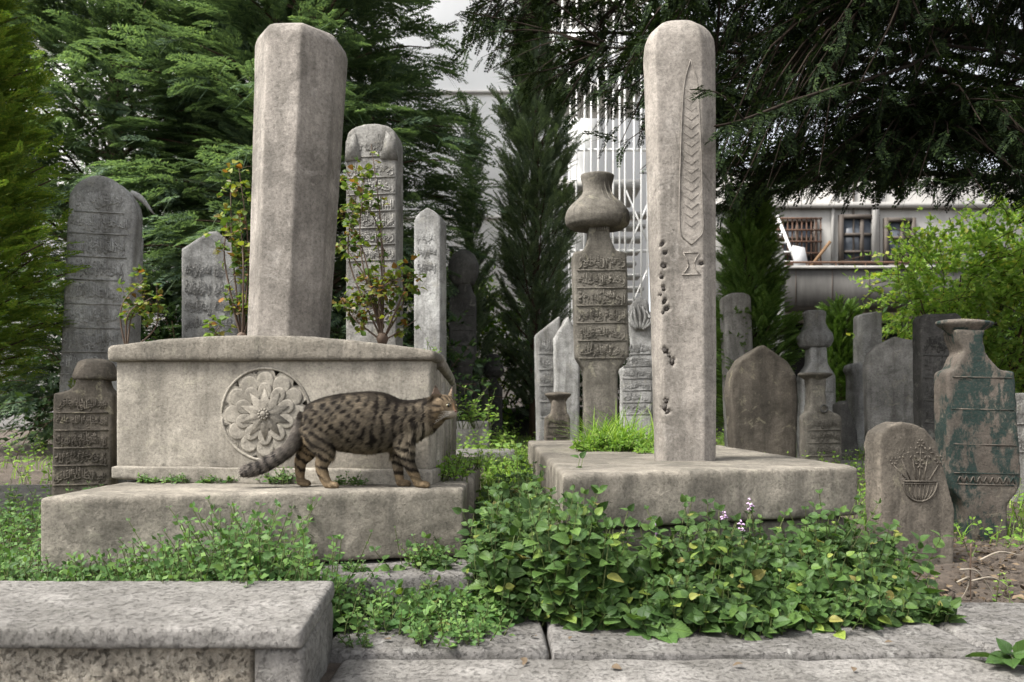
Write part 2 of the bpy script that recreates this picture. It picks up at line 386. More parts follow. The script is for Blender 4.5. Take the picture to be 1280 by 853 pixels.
def conifer(name, label, base, H, Rm, prof, nb, nf, L, e0, e1, droop, mat, seed, zmin=.2, shapes=None, trunk_r=.09, group=None, lean=(0, 0), cat='tree', lat=.22, az_range=None, keep=None):
    r = np.random.default_rng(seed); base = np.asarray(base, float)
    root = thing(name, label, cat, base, group=group)
    tr = MB(); tr.tube([(lean[0] * s, lean[1] * s, H * s) for s in np.linspace(0, .97, 8)], np.linspace(trunk_r, trunk_r * .12, 8), 8)
    lb = MB(); cr = MB(); loc = []; dr = []; up = []; sc = []
    for i in range(nb):
        u = (i + r.uniform()) / nb; z = zmin + (H - zmin) * u
        az = i * 2.39996 + r.normal(0, .3)
        if az_range is not None: az = r.uniform(*az_range)
        ln = Rm * prof(u) * r.uniform(.72, 1.12)
        el = R(e0 + (e1 - e0) * u + r.normal(0, 6))
        h = np.array((math.cos(az), math.sin(az), 0)); side = np.array((-h[1], h[0], 0))
        ss = np.linspace(0, 1, 6)[:, None]
        bend = r.normal(0, .12)
        fp = lambda s: np.array((lean[0] * z / H, lean[1] * z / H, z)) + h * ln * math.cos(el) * s + side * bend * ln * s * s + np.array((0, 0, 1.)) * (ln * math.sin(el) * s - droop * ln * s ** 2.2)
        lb.tube(fp(ss), np.linspace(max(.006, trunk_r * .22 * (1 - .6 * u)), .003, 6), 4, cap=False)
        n = max(3, int(nf * (.35 + .65 * prof(u))))
        s = .18 + .82 * r.uniform(size=(n, 1)) ** .7
        tang = fp(s + .05) - fp(s); tang = unit(tang)
        off = r.normal(0, lat, (n, 1)) * ln * (1.1 - .75 * s)
        p = fp(s) + side * off + np.array((0, 0, 1.)) * r.normal(0, .06, (n, 1)) * ln
        d = tang + side * np.sign(off) * r.uniform(.05, .8, (n, 1)) + r.normal(0, .16, (n, 3))
        loc.append(p); dr.append(d); up.append(np.array((0, 0, 1.)) + r.normal(0, .35, (n, 3))); sc.append(L * r.uniform(.6, 1.15, n))
    loc = np.concatenate(loc); dr = np.concatenate(dr); up = np.concatenate(up); sc = np.concatenate(sc)
    if keep is not None:
        k = keep(loc + base); loc, dr, up, sc = loc[k], dr[k], up[k], sc[k]
    put_fronds(cr, shapes or FRONDS, loc, dr, up, sc)
    tr.build('trunk', M['bark'], root, True); lb.build('limbs', M['bark'], root, True); cr.build('crown', mat, root)
    return root

LEAF = (np.array([(0, 0, 0), (-.30, .42, .05), (0, .5, -.02), (.30, .42, .05), (0, 1, -.06)]), None, np.array([(0, 2, 1), (0, 3, 2), (1, 2, 4), (2, 3, 4)]))
def big_leaf(tooth=0, w=.33, n=7, cup=.10, seed=0):
    r = np.random.default_rng(seed)
    V = []; T = []; ts = np.linspace(0, 1, n)
    for i, t in enumerate(ts):
        ww = w * (math.sin(math.pi * min(1, t ** .72)) ** .85 if 0 < t < 1 else 0) + (0.004 if t in (0, 1) else 0)
        if tooth and i % 2: ww *= 1 - tooth
        z = -.22 * t * t + .06 * t
        V += [(-ww, t - .03 * (ww / w), z + cup * ww / w + r.normal(0, .012)), (-ww * .5, t, z + cup * .30 + .015), (0, t, z), (ww * .5, t, z + cup * .30 + .015), (ww, t - .03 * (ww / w), z + cup * ww / w + r.normal(0, .012))]
    Q = [(5 * i + j, 5 * i + j + 1, 5 * i + 6 + j, 5 * i + 5 + j) for i in range(n - 1) for j in range(4)]
    return np.array(V), np.array(Q), None
OVATE = [big_leaf(0, .36, 7, .10, k) for k in range(3)]
TOOTHED = [big_leaf(.14, .42, 15, .05, 5 + k) for k in range(2)]

def bush(name, label, base, blobs, nsprig, leaf, mat, seed, cat='shrub', group=None, slen=(.25, .55), per=16, shape=LEAF, updir=.35, parts=('stems', 'foliage')):
    """blobs: (centre, radii) relative to base; leafy sprigs growing out of them"""
    r = np.random.default_rng(seed)
    root = thing(name, label, cat, base, group=group)
    st = MB(); fo = MB(); L = []; D = []; U = []; S = []
    wts = np.array([np.prod(b[1]) ** .67 for b in blobs]); wts /= wts.sum()
    for c, rad in blobs:
        c = np.asarray(c, float)
        for _ in range(3): st.tube(catmull([(r.normal(0, .05), r.normal(0, .05), 0), c * .5 + r.normal(0, .08, 3), c + r.normal(0, .3, 3) * rad], 7), np.linspace(.02, .006, 7), 5)
    for i in range(nsprig):
        c, rad = blobs[r.choice(len(blobs), p=wts)]; c = np.asarray(c, float); rad = np.asarray(rad, float)
        q = unit(r.normal(size=3)); st0 = c + q * rad * r.uniform(.35, .95)
        d = unit(q + np.array((0, 0, updir)) + r.normal(0, .35, 3)); ln = r.uniform(*slen)
        s = np.sort(r.uniform(.05, 1, per))[:, None]
        crv = r.normal(0, .25, 3)
        p = st0 + d * ln * s + crv * ln * s * s - np.array((0, 0, .22)) * ln * s ** 2
        if i % 3 == 0: st.tube(st0 + d * ln * np.array([[0], [.35], [.7], [1.]]) + crv * ln * np.array([[0], [.12], [.49], [1.]]) - np.array((0, 0, .22)) * ln * np.array([[0], [.12], [.49], [1.]]), .0035, 3, cap=False)
        L.append(p); D.append(d + r.normal(0, .75, (per, 3))); U.append(np.array((0, 0, 1.)) + r.normal(0, .45, (per, 3))); S.append(leaf * r.uniform(.55, 1.2, per))
    L = np.concatenate(L); D = np.concatenate(D); U = np.concatenate(U); S = np.concatenate(S)
    spread(fo, *shape, L, frames(D, U), S)
    st.build(parts[0], M['bark'], root, True); fo.build(parts[1], mat, root)
    return root

F = {}
_lm = leaf_mat
def leaf_mat(n_, s_, t_, r_, b_, sp_, ba_, vn_=False): return _lm(n_, s_, t_, max(r_, .5), b_, sp_ * (.9 if vn_ else .35), ba_, vn_)
F['leyland'] = leaf_mat('leyland_needles', [(0, (.068, .105, .075)), (.6, (.112, .168, .108)), (1, (.18, .25, .13))], .42, .6, 1.3, .3, .5)
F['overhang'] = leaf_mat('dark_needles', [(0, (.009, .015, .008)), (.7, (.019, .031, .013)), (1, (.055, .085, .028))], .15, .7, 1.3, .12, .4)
F['thuja'] = leaf_mat('yellow_green_needles', [(0, (.10, .17, .04)), (.6, (.17, .26, .05)), (1, (.29, .32, .065))], .5, .6, 2.5, .3, .45)
F['cypress'] = leaf_mat('cypress_needles', [(0, (.09, .125, .09)), (.6, (.14, .185, .125)), (1, (.20, .25, .16))], .4, .6, 1.5, .3, .4)
F['juniper'] = leaf_mat('juniper_needles', [(0, (.07, .13, .035)), (.6, (.115, .20, .05)), (1, (.18, .27, .075))], .3, .6, 3, .3, .45)
F['shrub'] = leaf_mat('bright_shrub_leaves', [(0, (.15, .26, .06)), (.5, (.25, .38, .09)), (.85, (.38, .50, .15)), (1, (.50, .48, .12))], .5, .5, 1.2, .35, .4)
F['midbush'] = leaf_mat('green_bush_leaves', [(0, (.05, .11, .025)), (.6, (.10, .19, .035)), (1, (.22, .30, .06))], .4, .5, 1.2, .35, .5)
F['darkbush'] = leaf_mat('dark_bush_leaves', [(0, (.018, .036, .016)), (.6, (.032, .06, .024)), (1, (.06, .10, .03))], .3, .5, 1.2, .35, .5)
F['rose'] = leaf_mat('rose_leaves', [(0, (.06, .11, .025)), (.45, (.12, .18, .035)), (.72, (.23, .25, .04)), (.86, (.15, .085, .03)), (.95, (.26, .12, .03)), (1, (.42, .42, .34))], .35, .45, 3, .45, .2)
F['cover'] = leaf_mat('broad_cover_leaves', [(0, (.034, .072, .019)), (.6, (.058, .113, .027)), (.93, (.092, .16, .038)), (.97, (.20, .27, .05)), (1, (.22, .19, .06))], .26, .5, 3, .3, .55, True)
F['clover'] = leaf_mat('small_cover_leaves', [(0, (.05, .11, .03)), (.6, (.085, .16, .045)), (1, (.14, .23, .06))], .3, .5, 4, .4, .4)
F['grass'] = leaf_mat('grass_blades', [(0, (.10, .20, .03)), (.6, (.17, .29, .045)), (1, (.28, .38, .08))], .4, .5, 4, .35, .3)
F['weed'] = leaf_mat('bright_weed_leaves', [(0, (.10, .19, .035)), (.6, (.17, .29, .05)), (1, (.28, .38, .09))], .4, .5, 4, .35, .3)

# ---------------------------------------------------------------- ground and paving
def gz(x, d):
    d = np.asarray(d, float)
    return np.interp(d, [0, 2.1, 3.0, 4.5, 9, 14, 60], [-.03, -.03, .04, .16, .27, .3, .3])
xs = np.concatenate([np.linspace(-60, -5, 14)[:-1], np.linspace(-5, 6, 190), np.linspace(6, 60, 14)[1:]])
ys = np.concatenate([np.linspace(-30, .8, 10)[:-1], np.linspace(.8, 9, 150), np.linspace(9, 60, 20)[1:]])
X, Y = np.meshgrid(xs, ys, indexing='ij')
Z = gz(X, Y)
Z = Z + np.array([[.022 * noise.noise((x * 2.3, y * 2.3, 0)) + .012 * noise.noise((x * 9, y * 9, 3)) + (.008 * noise.noise((x * 26, y * 26, 3)) if y < 5 else 0) for y in ys] for x in xs])
# loose soil heaped on the right, in front of the carved stones
Z = Z + .06 * np.exp(-((X - 1.75) / .5) ** 2 - ((Y - 2.25) / .35) ** 2)
idx = np.arange(X.size).reshape(X.shape)
g = MB(); g.add(np.stack([X, Y, Z], -1), np.stack([idx[:-1, :-1], idx[1:, :-1], idx[1:, 1:], idx[:-1, 1:]], -1).reshape(-1, 4))
m, nt_, b_ = new_mat('garden_soil')
tc_ = nd(nt_, 'ShaderNodeTexCoord').outputs['Object']
s1 = noise_node(nt_, tc_, 3, 8, .7); s2 = noise_node(nt_, tc_, 45, 6, .75)
c_ = mix(nt_, ramp(nt_, s1, [(.35, 0.), (.65, 1.)]), (.070, .053, .039), (.115, .09, .068))
c_ = mix(nt_, .8, c_, ramp(nt_, s2, [(.3, .45), (.55, 1.), (.75, 1.5)]), 'MULTIPLY')
nt_.links.new(c_, b_.inputs['Base Color']); b_.inputs['Roughness'].default_value = .95
bp_ = nd(nt_, 'ShaderNodeBump'); bp_.inputs['Strength'].default_value = .9; bp_.inputs['Distance'].default_value = .02
nt_.links.new(s2, bp_.inputs['Height']); nt_.links.new(bp_.outputs[0], b_.inputs['Normal'])
struct(g.build('ground', m, smooth=True))

def rough_box(name, c, d, mat, parent=None, rotz=0, voxel=.012, **kw):
    mb = MB(); mb.box((0, 0, 0), d); o = worn(name, mb, mat, parent, voxel, **kw)
    o.location = c; o.rotation_euler = (0, 0, rotz); return o
struct(rough_box('paving_stone', (-.17, 1.80, -.06), (.50, .42, .12), M['pave'], rotz=.02, amp=.005, chip=.9))
struct(rough_box('paving_stone', (.555, 1.785, -.062), (.94, .41, .12), M['pave'], amp=.005, chip=.8))
struct(rough_box('paving_stone', (1.55, 1.79, -.058), (1.03, .42, .12), M['pave'], rotz=-.01, amp=.005, chip=.8))
struct(rough_box('kerb_stone', (.42, 1.36, -.075), (1.56, .432, .13), M['rough'], rotz=.0, amp=.006, chip=.8))
struct(rough_box('kerb_stone', (1.85, 1.36, -.073), (1.28, .43, .13), M['rough'], rotz=.0, amp=.006, chip=.8))
struct(rough_box('kerb_stone', (-1.1, 1.05, -.075), (1.45, .3, .13), M['rough'], amp=.006, chip=.8))

# ---------------------------------------------------------------- buildings behind the graveyard
M['white_wall'] = plain_mat('white_render', (.86, .86, .85), (.78, .78, .77), .8, .85, .2, .1, (1, 1, .5))
M['grey_wall'] = plain_mat('shaded_dirty_grey_render', (.125, .12, .112), (.05, .048, .045), 2.2, .9, .2, .1, (1.6, 1.6, .3))  # parapet grey darkened to stand in for tree shade; the streaks are stains
M['pale_wall'] = plain_mat('pale_render', (.40, .385, .36), (.24, .232, .218), 1.6, .9, .2, .1, (1.4, 1.4, .35))
M['glass'] = plain_mat('window_glass', (.05, .06, .07), (.09, .10, .12), .6, .08, .6, 0)
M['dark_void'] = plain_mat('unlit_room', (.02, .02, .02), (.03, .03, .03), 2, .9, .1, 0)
M['rust'] = plain_mat('rusty_iron', (.12, .06, .035), (.06, .04, .03), 20, .8, .3, .1)
M['white_metal'] = plain_mat('white_painted_steel', (.80, .80, .78), (.66, .65, .62), 6, .5, .4, 0)
M['frame'] = plain_mat('dark_window_frame', (.05, .04, .035), (.09, .075, .06), 6, .7, .3, 0)
M['concrete'] = plain_mat('stair_concrete', (.45, .44, .41), (.33, .32, .30), 5, .9, .2, .1)
M['board'] = plain_mat('white_board', (.42, .42, .42), (.36, .36, .36), 3, .7, .3, 0)
M['wood'] = plain_mat('old_timber', (.22, .13, .07), (.13, .08, .04), 9, .8, .3, .1)

ab = thing('apartment_building', 'tall blank white rendered apartment building rising behind the cypress at the back', 'building', (-4.4, 13, .2))
wb = MB(); wb.box((0, 4, 7), (13.6, 8, 14)); wb.build('wall', M['white_wall'], ab)
for k in range(6):
    cb = MB(); cb.box((0, -.03, 1.6 + 2.2 * k), (13.4, .06, .05)); cb.build('string_course', M['pale_wall'], ab)
for (wx, wz) in ((-4.55, 7.6), (-3.45, 7.6), (-5.75, 7.6), (-4.55, 4.6), (-5.75, 4.6), (-3.45, 10.6), (-4.55, 10.6)):
    fr = MB()
    for s_ in (-1, 1): fr.box((wx + s_ * .47, -.04, wz), (.08, .10, 1.6)); fr.box((wx, -.04, wz + s_ * .76), (.86, .10, .08))
    fr.box((wx, -.035, wz), (.05, .08, 1.44))
    wf = fr.build('window', M['white_metal'], ab)
    gl = MB(); gl.box((wx, -.012, wz), (.86, .015, 1.44)); gl.build('pane', M['glass'], wf)

gb = thing('apartment_building', 'shabby grey apartment building with solid balcony parapet and barred windows', 'building', (6.2, 13.4, .25))
def gl_(px, py, d=13.4): p = P(px, py, d); return p[0] - 6.2, p[2] - .25
x0 = gl_(880, 0)[0]; x1 = 4.2; zb = gl_(0, 392)[1]; zt = gl_(0, 215)[1]
wb = MB(); wb.box(((x0 + x1) / 2, 1.5, (zb + zt) / 2), (x1 - x0, 3, zt - zb)); wb.build('upper_wall', M['pale_wall'], gb)
wb = MB(); wb.box(((x0 + x1) / 2, 2.2, zb / 2), (x1 - x0, 1.6, zb - .004)); wb.build('ground_floor', M['dark_void'], gb)
bx0 = gl_(968, 0, 12.6)[0]; zp = .5 + (HOR - 337) * 12.6 / F_PX - .25; zq = .5 + (HOR - 383) * 12.6 / F_PX - .25
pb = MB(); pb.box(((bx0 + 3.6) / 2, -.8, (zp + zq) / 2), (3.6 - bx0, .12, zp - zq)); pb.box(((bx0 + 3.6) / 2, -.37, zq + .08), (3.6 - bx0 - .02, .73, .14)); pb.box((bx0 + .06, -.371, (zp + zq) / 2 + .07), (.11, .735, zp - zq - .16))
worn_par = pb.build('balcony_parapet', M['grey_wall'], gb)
rl = MB(); rl.tube([(bx0, -.8, zp + .12), (3.6, -.8, zp + .12)], .02, 6)
for k in range(8): rl.tube([(bx0 + .05 + k * .5, -.8, zp - .02), (bx0 + .05 + k * .5, -.8, zp + .12)], .014, 5)
rl.build('balcony_rail', M['rust'], gb)
for (pa, pb_, qa, qb, bars) in ((965, 1018, 277, 334, True), (1050, 1095, 272, 330, False), (1106, 1140, 276, 334, False)):
    xa, za = gl_(pa, qb); xb, zc = gl_(pb_, qa); cx, cz, ww, hh = (xa + xb) / 2, (za + zc) / 2, xb - xa, zc - za
    fr = MB()
    for s_ in (-1, 1): fr.box((cx + s_ * ww / 2, -.03, cz), (.07, .09, hh + .07)); fr.box((cx, -.032, cz + s_ * hh / 2), (ww - .07, .09, .07))
    fr.box((cx + .05, -.025, cz), (.06, .07, hh - .07)); fr.box((cx, -.028, cz + hh * .12), (ww - .07, .06, .05)); fr.box((cx, -.028, cz - hh * .25), (ww - .07, .06, .04))
    wf = fr.build('window', M['frame'], gb)
    gl = MB(); gl.box((cx, -.006, cz), (ww - .02, .015, hh - .02)); gl.build('pane', M['glass'], wf)
    if bars:
        gr = MB()
        for k in range(11): gr.box((cx - ww * .55 + k * ww * 1.1 / 10, -.18, cz), (.022, .02, hh * 1.06))
        for k in range(5): gr.box((cx, -.2, cz - hh * .5 + hh * k / 4), (ww * 1.14, .02, .03))
        gr.build('window_grille', M['rust'], wf)
ca = MB(); ca.box(((x0 + x1) / 2, -.05, gl_(0, 258)[1]), (x1 - x0 - .1, .1, .10)); ca.build('string_course', M['pale_wall'], gb)
ca = MB(); ca.box(((bx0 + 3.6) / 2, -.80, zp + .02), (3.6 - bx0 + .08, .22, .045)); ca.build('parapet_coping', M['pale_wall'], gb)
for k in range(5):
    ca = MB(); ca.box((bx0 + .62 * (k + .55), -.861, (zp + zq) / 2), (.022, .008, zp - zq - .02)); ca.build('panel_joint', M['frame'], gb)
for k in range(3):
    ca = MB(); ca.tube([(gl_(1040 + 26 * k, 0)[0], -.03, gl_(0, 335)[1]), (gl_(1040 + 26 * k, 0)[0], -.03, gl_(0, 225)[1])], .018 if k else .03, 6); ca.build('wall_pipe', M['frame'] if k == 1 else M['pale_wall'], gb)
sb = MB(); sb.box((gl_(1092, 0)[0], -.04, (zb + zt) / 2 + .5), (.12, .1, 1.8)); sb.build('downpipe', M['pale_wall'], gb)
# things standing on the balcony
ld = thing('ladder', 'white folding ladder leaning by the barred window on the balcony', 'ladder', tuple(P(980, 334, 12.85)))
for s_ in (-1, 1):
    lm = MB(); lm.tube([(s_ * .13 + .12, 0, -.02), (s_ * .09 - .10, .32, .98)], .03, 6); lm.build('rail', M['white_metal'], ld)
for k in range(5):
    lm = MB(); t_ = .12 + .18 * k; lm.box((.12 - .22 * t_, .32 * t_, -.02 + t_), (.24 - .08 * t_, .05, .025)); lm.build('rung', M['white_metal'], ld)
bd = MB(); bd.prism([(-.10, 0), (.15, 0), (.11, .40), (-.10, .44)], -.015, .015)
o = bd.build('board', M['board']); o.location = P(1000, 337, 12.75) + (0, 0, .0); o.rotation_euler = (R(-12), 0, 0); tag(o, 'white board propped against the barred balcony window', 'board')
bd = MB(); bd.box((0, 0, .25), (.05, .03, .62)); o = bd.build('plank', M['wood']); o.location = P(1013, 334, 12.8); o.rotation_euler = (0, R(38), 0); tag(o, 'short brown plank leaning on the balcony parapet', 'plank')

# outdoor stair behind a white bar screen
SXY = (1.30, 10.2)
ss_ = thing('outdoor_staircase', 'outdoor staircase behind a tall screen of thin white vertical bars', 'staircase', (SXY[0], SXY[1], .25))
rb = np.random.default_rng(15)
for k in range(15):
    x_ = -.70 + k * .098 + rb.normal(0, .008); b1 = MB(); b1.tube([(x_, 0, .5), (x_ + rb.normal(0, .012), 0, 7.2)], .013, 5); b1.build('bar', M['white_metal'], ss_)
for k in range(8):
    y_ = .14 + k * .16; b1 = MB(); b1.tube([(-.70, y_, .5), (-.70, y_, 7.2)], .013, 5); b1.build('bar', M['white_metal'], ss_)
for z_ in (.55, 2.55, 3.95, 5.3, 7.15):
    r1 = MB(); r1.box((.0, .03, z_), (1.42, .03, .035)); r1.build('rail', M['white_metal'], ss_)
for (xa, za, xb, zb_) in ((.28, 3.4, .66, 2.5), (.28, 2.5, .66, 3.4), (.28, 1.6, .66, 2.5)):
    r1 = MB(); r1.tube([(xa, .06, za), (xb, .06, zb_)], .012, 5); r1.build('brace', M['white_metal'], ss_)
for k in range(13):
    tr_ = MB(); z_ = 1.0 + .19 * k; tr_.box((.62 - .05 * k if k < 8 else .22 + .05 * (k - 8), .55 + .03 * k, z_), (.62, .26, .05)); tr_.build('tread', M['concrete'], ss_)
for k, (x_, z_, w_) in enumerate(((-.1, 5.0, 1.3), (-.1, 3.6, 1.3), (-.1, 6.4, 1.3))):
    tr_ = MB(); tr_.box((x_, .9, z_), (w_, 1.0, .12)); tr_.build('landing', M['concrete'], ss_)
pn_ = MB(); pn_.box((-.15, 1.6, 3.8), (.5, .06, 6.6)); pn_.build('back_panel', M['white_wall'], ss_)

# low wall at the back of the plot
lw = rough_box('boundary_wall', (1.2, 9.3, .36), (9.5, .28, .52), M['dark'], voxel=.05, amp=.02, freq=3)
tag(lw, 'low dark stone wall closing the back of the graveyard', 'wall')

# ---------------------------------------------------------------- trees
cone = lambda a=.35: (lambda u: (1 - u) ** .8 * (a + (1 - a)) * min(1, .55 + u * 3))
full = lambda u: min(1, .62 + 2.2 * u) * (1 - max(0, u - .3) / .75) ** .75
conifer('conifer_tree', 'big feathery dark green conifer behind the hexagonal leaning pillar', (-1.85, 6.7, .15), 7.5, 1.65, full, 190, 50, .40, 22, 42, .30, F['leyland'], 1, trunk_r=.13)
conifer('conifer_tree', 'dark feathery conifer behind the tall arched inscribed headstone on the left', (-3.75, 7.0, .15), 6.0, 1.75, full, 170, 48, .40, 22, 42, .30, F['leyland'], 2, trunk_r=.13)
conifer('conifer_tree', 'deep green conifer filling the gap behind the two big conifers', (-2.9, 8.9, .2), 6.5, 1.7, full, 120, 34, .50, 22, 42, .30, F['leyland'], 9, trunk_r=.12)
conifer('thuja_tree', 'yellow green thuja with soft foliage at the left edge of the photo', (-2.52, 3.25, .05), 2.9, .60, lambda u: min(1, .75 + u) * (1 - .75 * max(0, u - .2)), 320, 40, .12, 35, 60, .10, F['thuja'], 3, zmin=.5, trunk_r=.035, shapes=LIGHT, lat=.42)
conifer('cypress_tree', 'slim grey green cypress with upswept branches before the white building', (.25, 8.0, .2), 5.3, .75, lambda u: min(1, .6 + 2 * u) * (1 - max(0, u - .45) / .75), 135, 38, .26, 50, 72, -.05, F['cypress'], 4, trunk_r=.07, shapes=UPRIGHT, lat=.16)
conifer('cypress_tree', 'thin young cypress shoot left of the slim grey green cypress', (-.42, 7.6, .2), 3.4, .36, lambda u: min(1, .6 + 2 * u) * (1 - max(0, u - .25) / .8), 50, 16, .30, 60, 78, -.05, F['cypress'], 5, trunk_r=.04, shapes=UPRIGHT, lat=.16)
conifer('juniper_shrub', 'fresh green juniper behind the small column and arched brown headstone', (1.90, 5.9, .15), 1.95, .46, lambda u: min(1, .55 + 1.6 * u) * (1 - .7 * max(0, u - .25)), 150, 52, .15, 30, 66, .0, F['juniper'], 6, zmin=.15, trunk_r=.04, shapes=UPRIGHT, lat=.25, cat='shrub')
conifer('juniper_shrub', 'small dark juniper between the bulb turban headstone and the pale pillars', (3.2, 7.2, .2), 1.25, .45, lambda u: min(1, .6 + u) * (1 - .6 * u), 90, 40, .15, 25, 60, .0, F['juniper'], 8, zmin=.1, trunk_r=.03, shapes=UPRIGHT, lat=.25, cat='shrub')

# spreading tree whose dark branches hang over the graves from the right
def overhang():
    r = np.random.default_rng(11); base = np.array((5.3, 6.0, .2))
    root = thing('conifer_tree', 'dark spreading conifer hanging its branches over the graves from the right', 'tree', base)
    tr = MB(); tr.tube(catmull([(0, 0, 0), (-.1, 0, 2), (.05, .1, 4.2), (0, 0, 7)], 14), np.linspace(.24, .05, 14), 10); tr.build('trunk', M['bark'], root, True)
    lb = MB(); limbs = []
    for (px, py, d, h) in ((640, -10, 5.0, 3.0), (760, 60, 4.6, 2.6), (900, 120, 4.2, 2.3), (820, -120, 5.2, 3.9), (1000, 60, 5.6, 2.9), (1020, 190, 4.4, 2.0), (1150, 160, 4.0, 2.2), (1180, 40, 4.6, 3.0), (1250, -80, 4.4, 3.6), (700, -150, 5.6, 4.5), (1000, -200, 4.4, 4.6), (620, 40, 5.6, 2.9), (960, 230, 5.2, 1.9), (1260, 210, 4.6, 1.9), (900, -40, 3.6, 3.4), (1120, -40, 3.4, 3.2)):
        e = P(px, py, d) - base; s0 = np.array((0, 0, h)); mid = (s0 + e) / 2 + np.array((0, 0, .25)) + r.normal(0, .08, 3)
        c = catmull([s0, mid, e], 14); limbs.append(c)
        lb.tube(c, np.linspace(.034, .006, 14), 6, cap=False)
    allp = np.concatenate(limbs)
    bx = np.array([575, 620, 700, 760, 800, 850, 905, 960, 1110, 1200, 1420]); by = np.array([75, 115, 150, 195, 230, 268, 282, 258, 250, 262, 262])
    loc = []; dr = []; up = []; sc = []
    n = 2450
    for i in range(n):
        px = r.uniform(572, 1400); d = r.uniform(3.2, 6.2)
        if px < 805 and r.uniform() < .68: continue
        yb = np.interp(px, bx, by)
        y = yb - 12 - (r.uniform() ** 1.35) * (yb + 280)
        if px < 760: d = r.uniform(4.2, 6)
        e = P(px, y, d) - base
        # branchlet grows from the nearest limb towards e
        dd = np.linalg.norm(allp - (e + np.array((.45, .1, .25))), axis=1); s0 = allp[dd.argmin()]
        L_ = np.linalg.norm(e - s0)
        if L_ > 1.3: s0 = e + (s0 - e) * 1.3 / L_; L_ = 1.3
        mid = (s0 + e) / 2 + np.array((0, 0, .12 * L_)) + r.normal(0, .05, 3)
        c = catmull([s0, mid, e], 9); lb.tube(c, np.linspace(.009, .002, 9), 3, cap=False)
        nf = r.integers(8, 13)
        for j in range(nf):
            t = r.uniform(.15, 1) * 8; k = min(int(t), 7); p = c[k] + (c[k + 1] - c[k]) * (t - k)
            tg = unit(c[k + 1] - c[k])
            sd = unit(np.cross(tg, (0, 0, 1.))) * r.choice((-1, 1))
            loc.append(p); dr.append(tg + sd * r.uniform(0, 1.6) + r.normal(0, .5, 3) + np.array((0, 0, -.15))); up.append(np.array((0, 0, 1.)) + r.normal(0, .35, 3)); sc.append(r.uniform(.09, .20))
    # one low bough reaching out past the bare pillar
    c = catmull([(0, 0, 2.6), P(1240, 60, 4.3) - base, P(1120, 90, 3.6) - base, P(1010, 120, 2.9) - base, P(930, 150, 2.45) - base, P(893, 158, 2.3) - base], 12); lb.tube(c, np.linspace(.012, .003, 12), 4)
    c2 = catmull([P(930, 150, 2.45) - base, P(900, 118, 2.30) - base, P(862, 112, 2.22) - base], 8); lb.tube(c2, np.linspace(.004, .0015, 8), 3)
    for cc, nn, s0 in ((c, 46, .15), (c2, 16, .075)):
        for j in range(nn):
            t = r.uniform(.45 if nn > 20 else .1, 1) * (len(cc) - 2); k = int(t); p = cc[k] + (cc[k + 1] - cc[k]) * (t - k); tg = unit(cc[k + 1] - cc[k])
            sd = unit(np.cross(tg, (0, 0, 1.))) * r.choice((-1, 1))
            loc.append(p); dr.append(tg + sd * r.uniform(.1, .9) + np.array((0, 0, -.15)) + r.normal(0, .15, 3)); up.append(np.array((0, -.4, 1.)) + r.normal(0, .3, 3)); sc.append(s0 * r.uniform(.7, 1.2))
    lb.build('limbs', M['darkbark'], root, True)
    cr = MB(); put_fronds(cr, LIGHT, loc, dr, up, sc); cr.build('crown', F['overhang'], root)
overhang()

bush('leafy_shrub', 'bright yellow green leafy shrub on the right behind the green painted headstone', (4.5, 6.9, .2),
     [((-.42, 0, 1.6), (.52, .5, .42)), ((.45, 0, 1.85), (.75, .6, .5)), ((1.2, .2, 1.6), (.8, .7, .8)), ((.2, .1, 1.1), (.75, .6, .6)), ((-.72, -.1, 1.28), (.3, .3, .25)), ((-.2, .3, .7), (.5, .5, .5)), ((1.2, .2, .8), (.8, .6, .7))], 2000, .055, F['shrub'], 21, per=24, slen=(.18, .5))
bush('leafy_bush', 'sunlit green bush below the cypress at the back of the path', (-.35, 8.8, .25), [((0, 0, .7), (.75, .5, .7)), ((-.35, 0, 1.35), (.6, .5, .6)), ((.45, 0, 1.0), (.45, .5, .6))], 420, .07, F['midbush'], 22, per=18)
bush('leafy_bush', 'pale green sapling leaves in front of the white wall beside the narrow stele', (-.85, 8.2, .25), [((0, 0, 1.5), (.35, .35, .55))], 60, .065, F['shrub'], 23, per=12)
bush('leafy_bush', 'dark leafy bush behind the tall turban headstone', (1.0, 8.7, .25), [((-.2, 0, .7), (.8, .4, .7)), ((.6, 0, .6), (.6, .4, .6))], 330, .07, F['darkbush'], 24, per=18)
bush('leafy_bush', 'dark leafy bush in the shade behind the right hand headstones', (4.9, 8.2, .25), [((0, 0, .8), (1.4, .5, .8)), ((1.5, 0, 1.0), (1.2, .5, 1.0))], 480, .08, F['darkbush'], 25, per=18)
bush('leafy_bush', 'dark undergrowth bush behind the left hand headstones', (-2.9, 5.8, .2), [((0, 0, .6), (1.6, .4, .6)), ((1.6, .3, .6), (1.0, .4, .6))], 480, .06, F['darkbush'], 26, per=18)
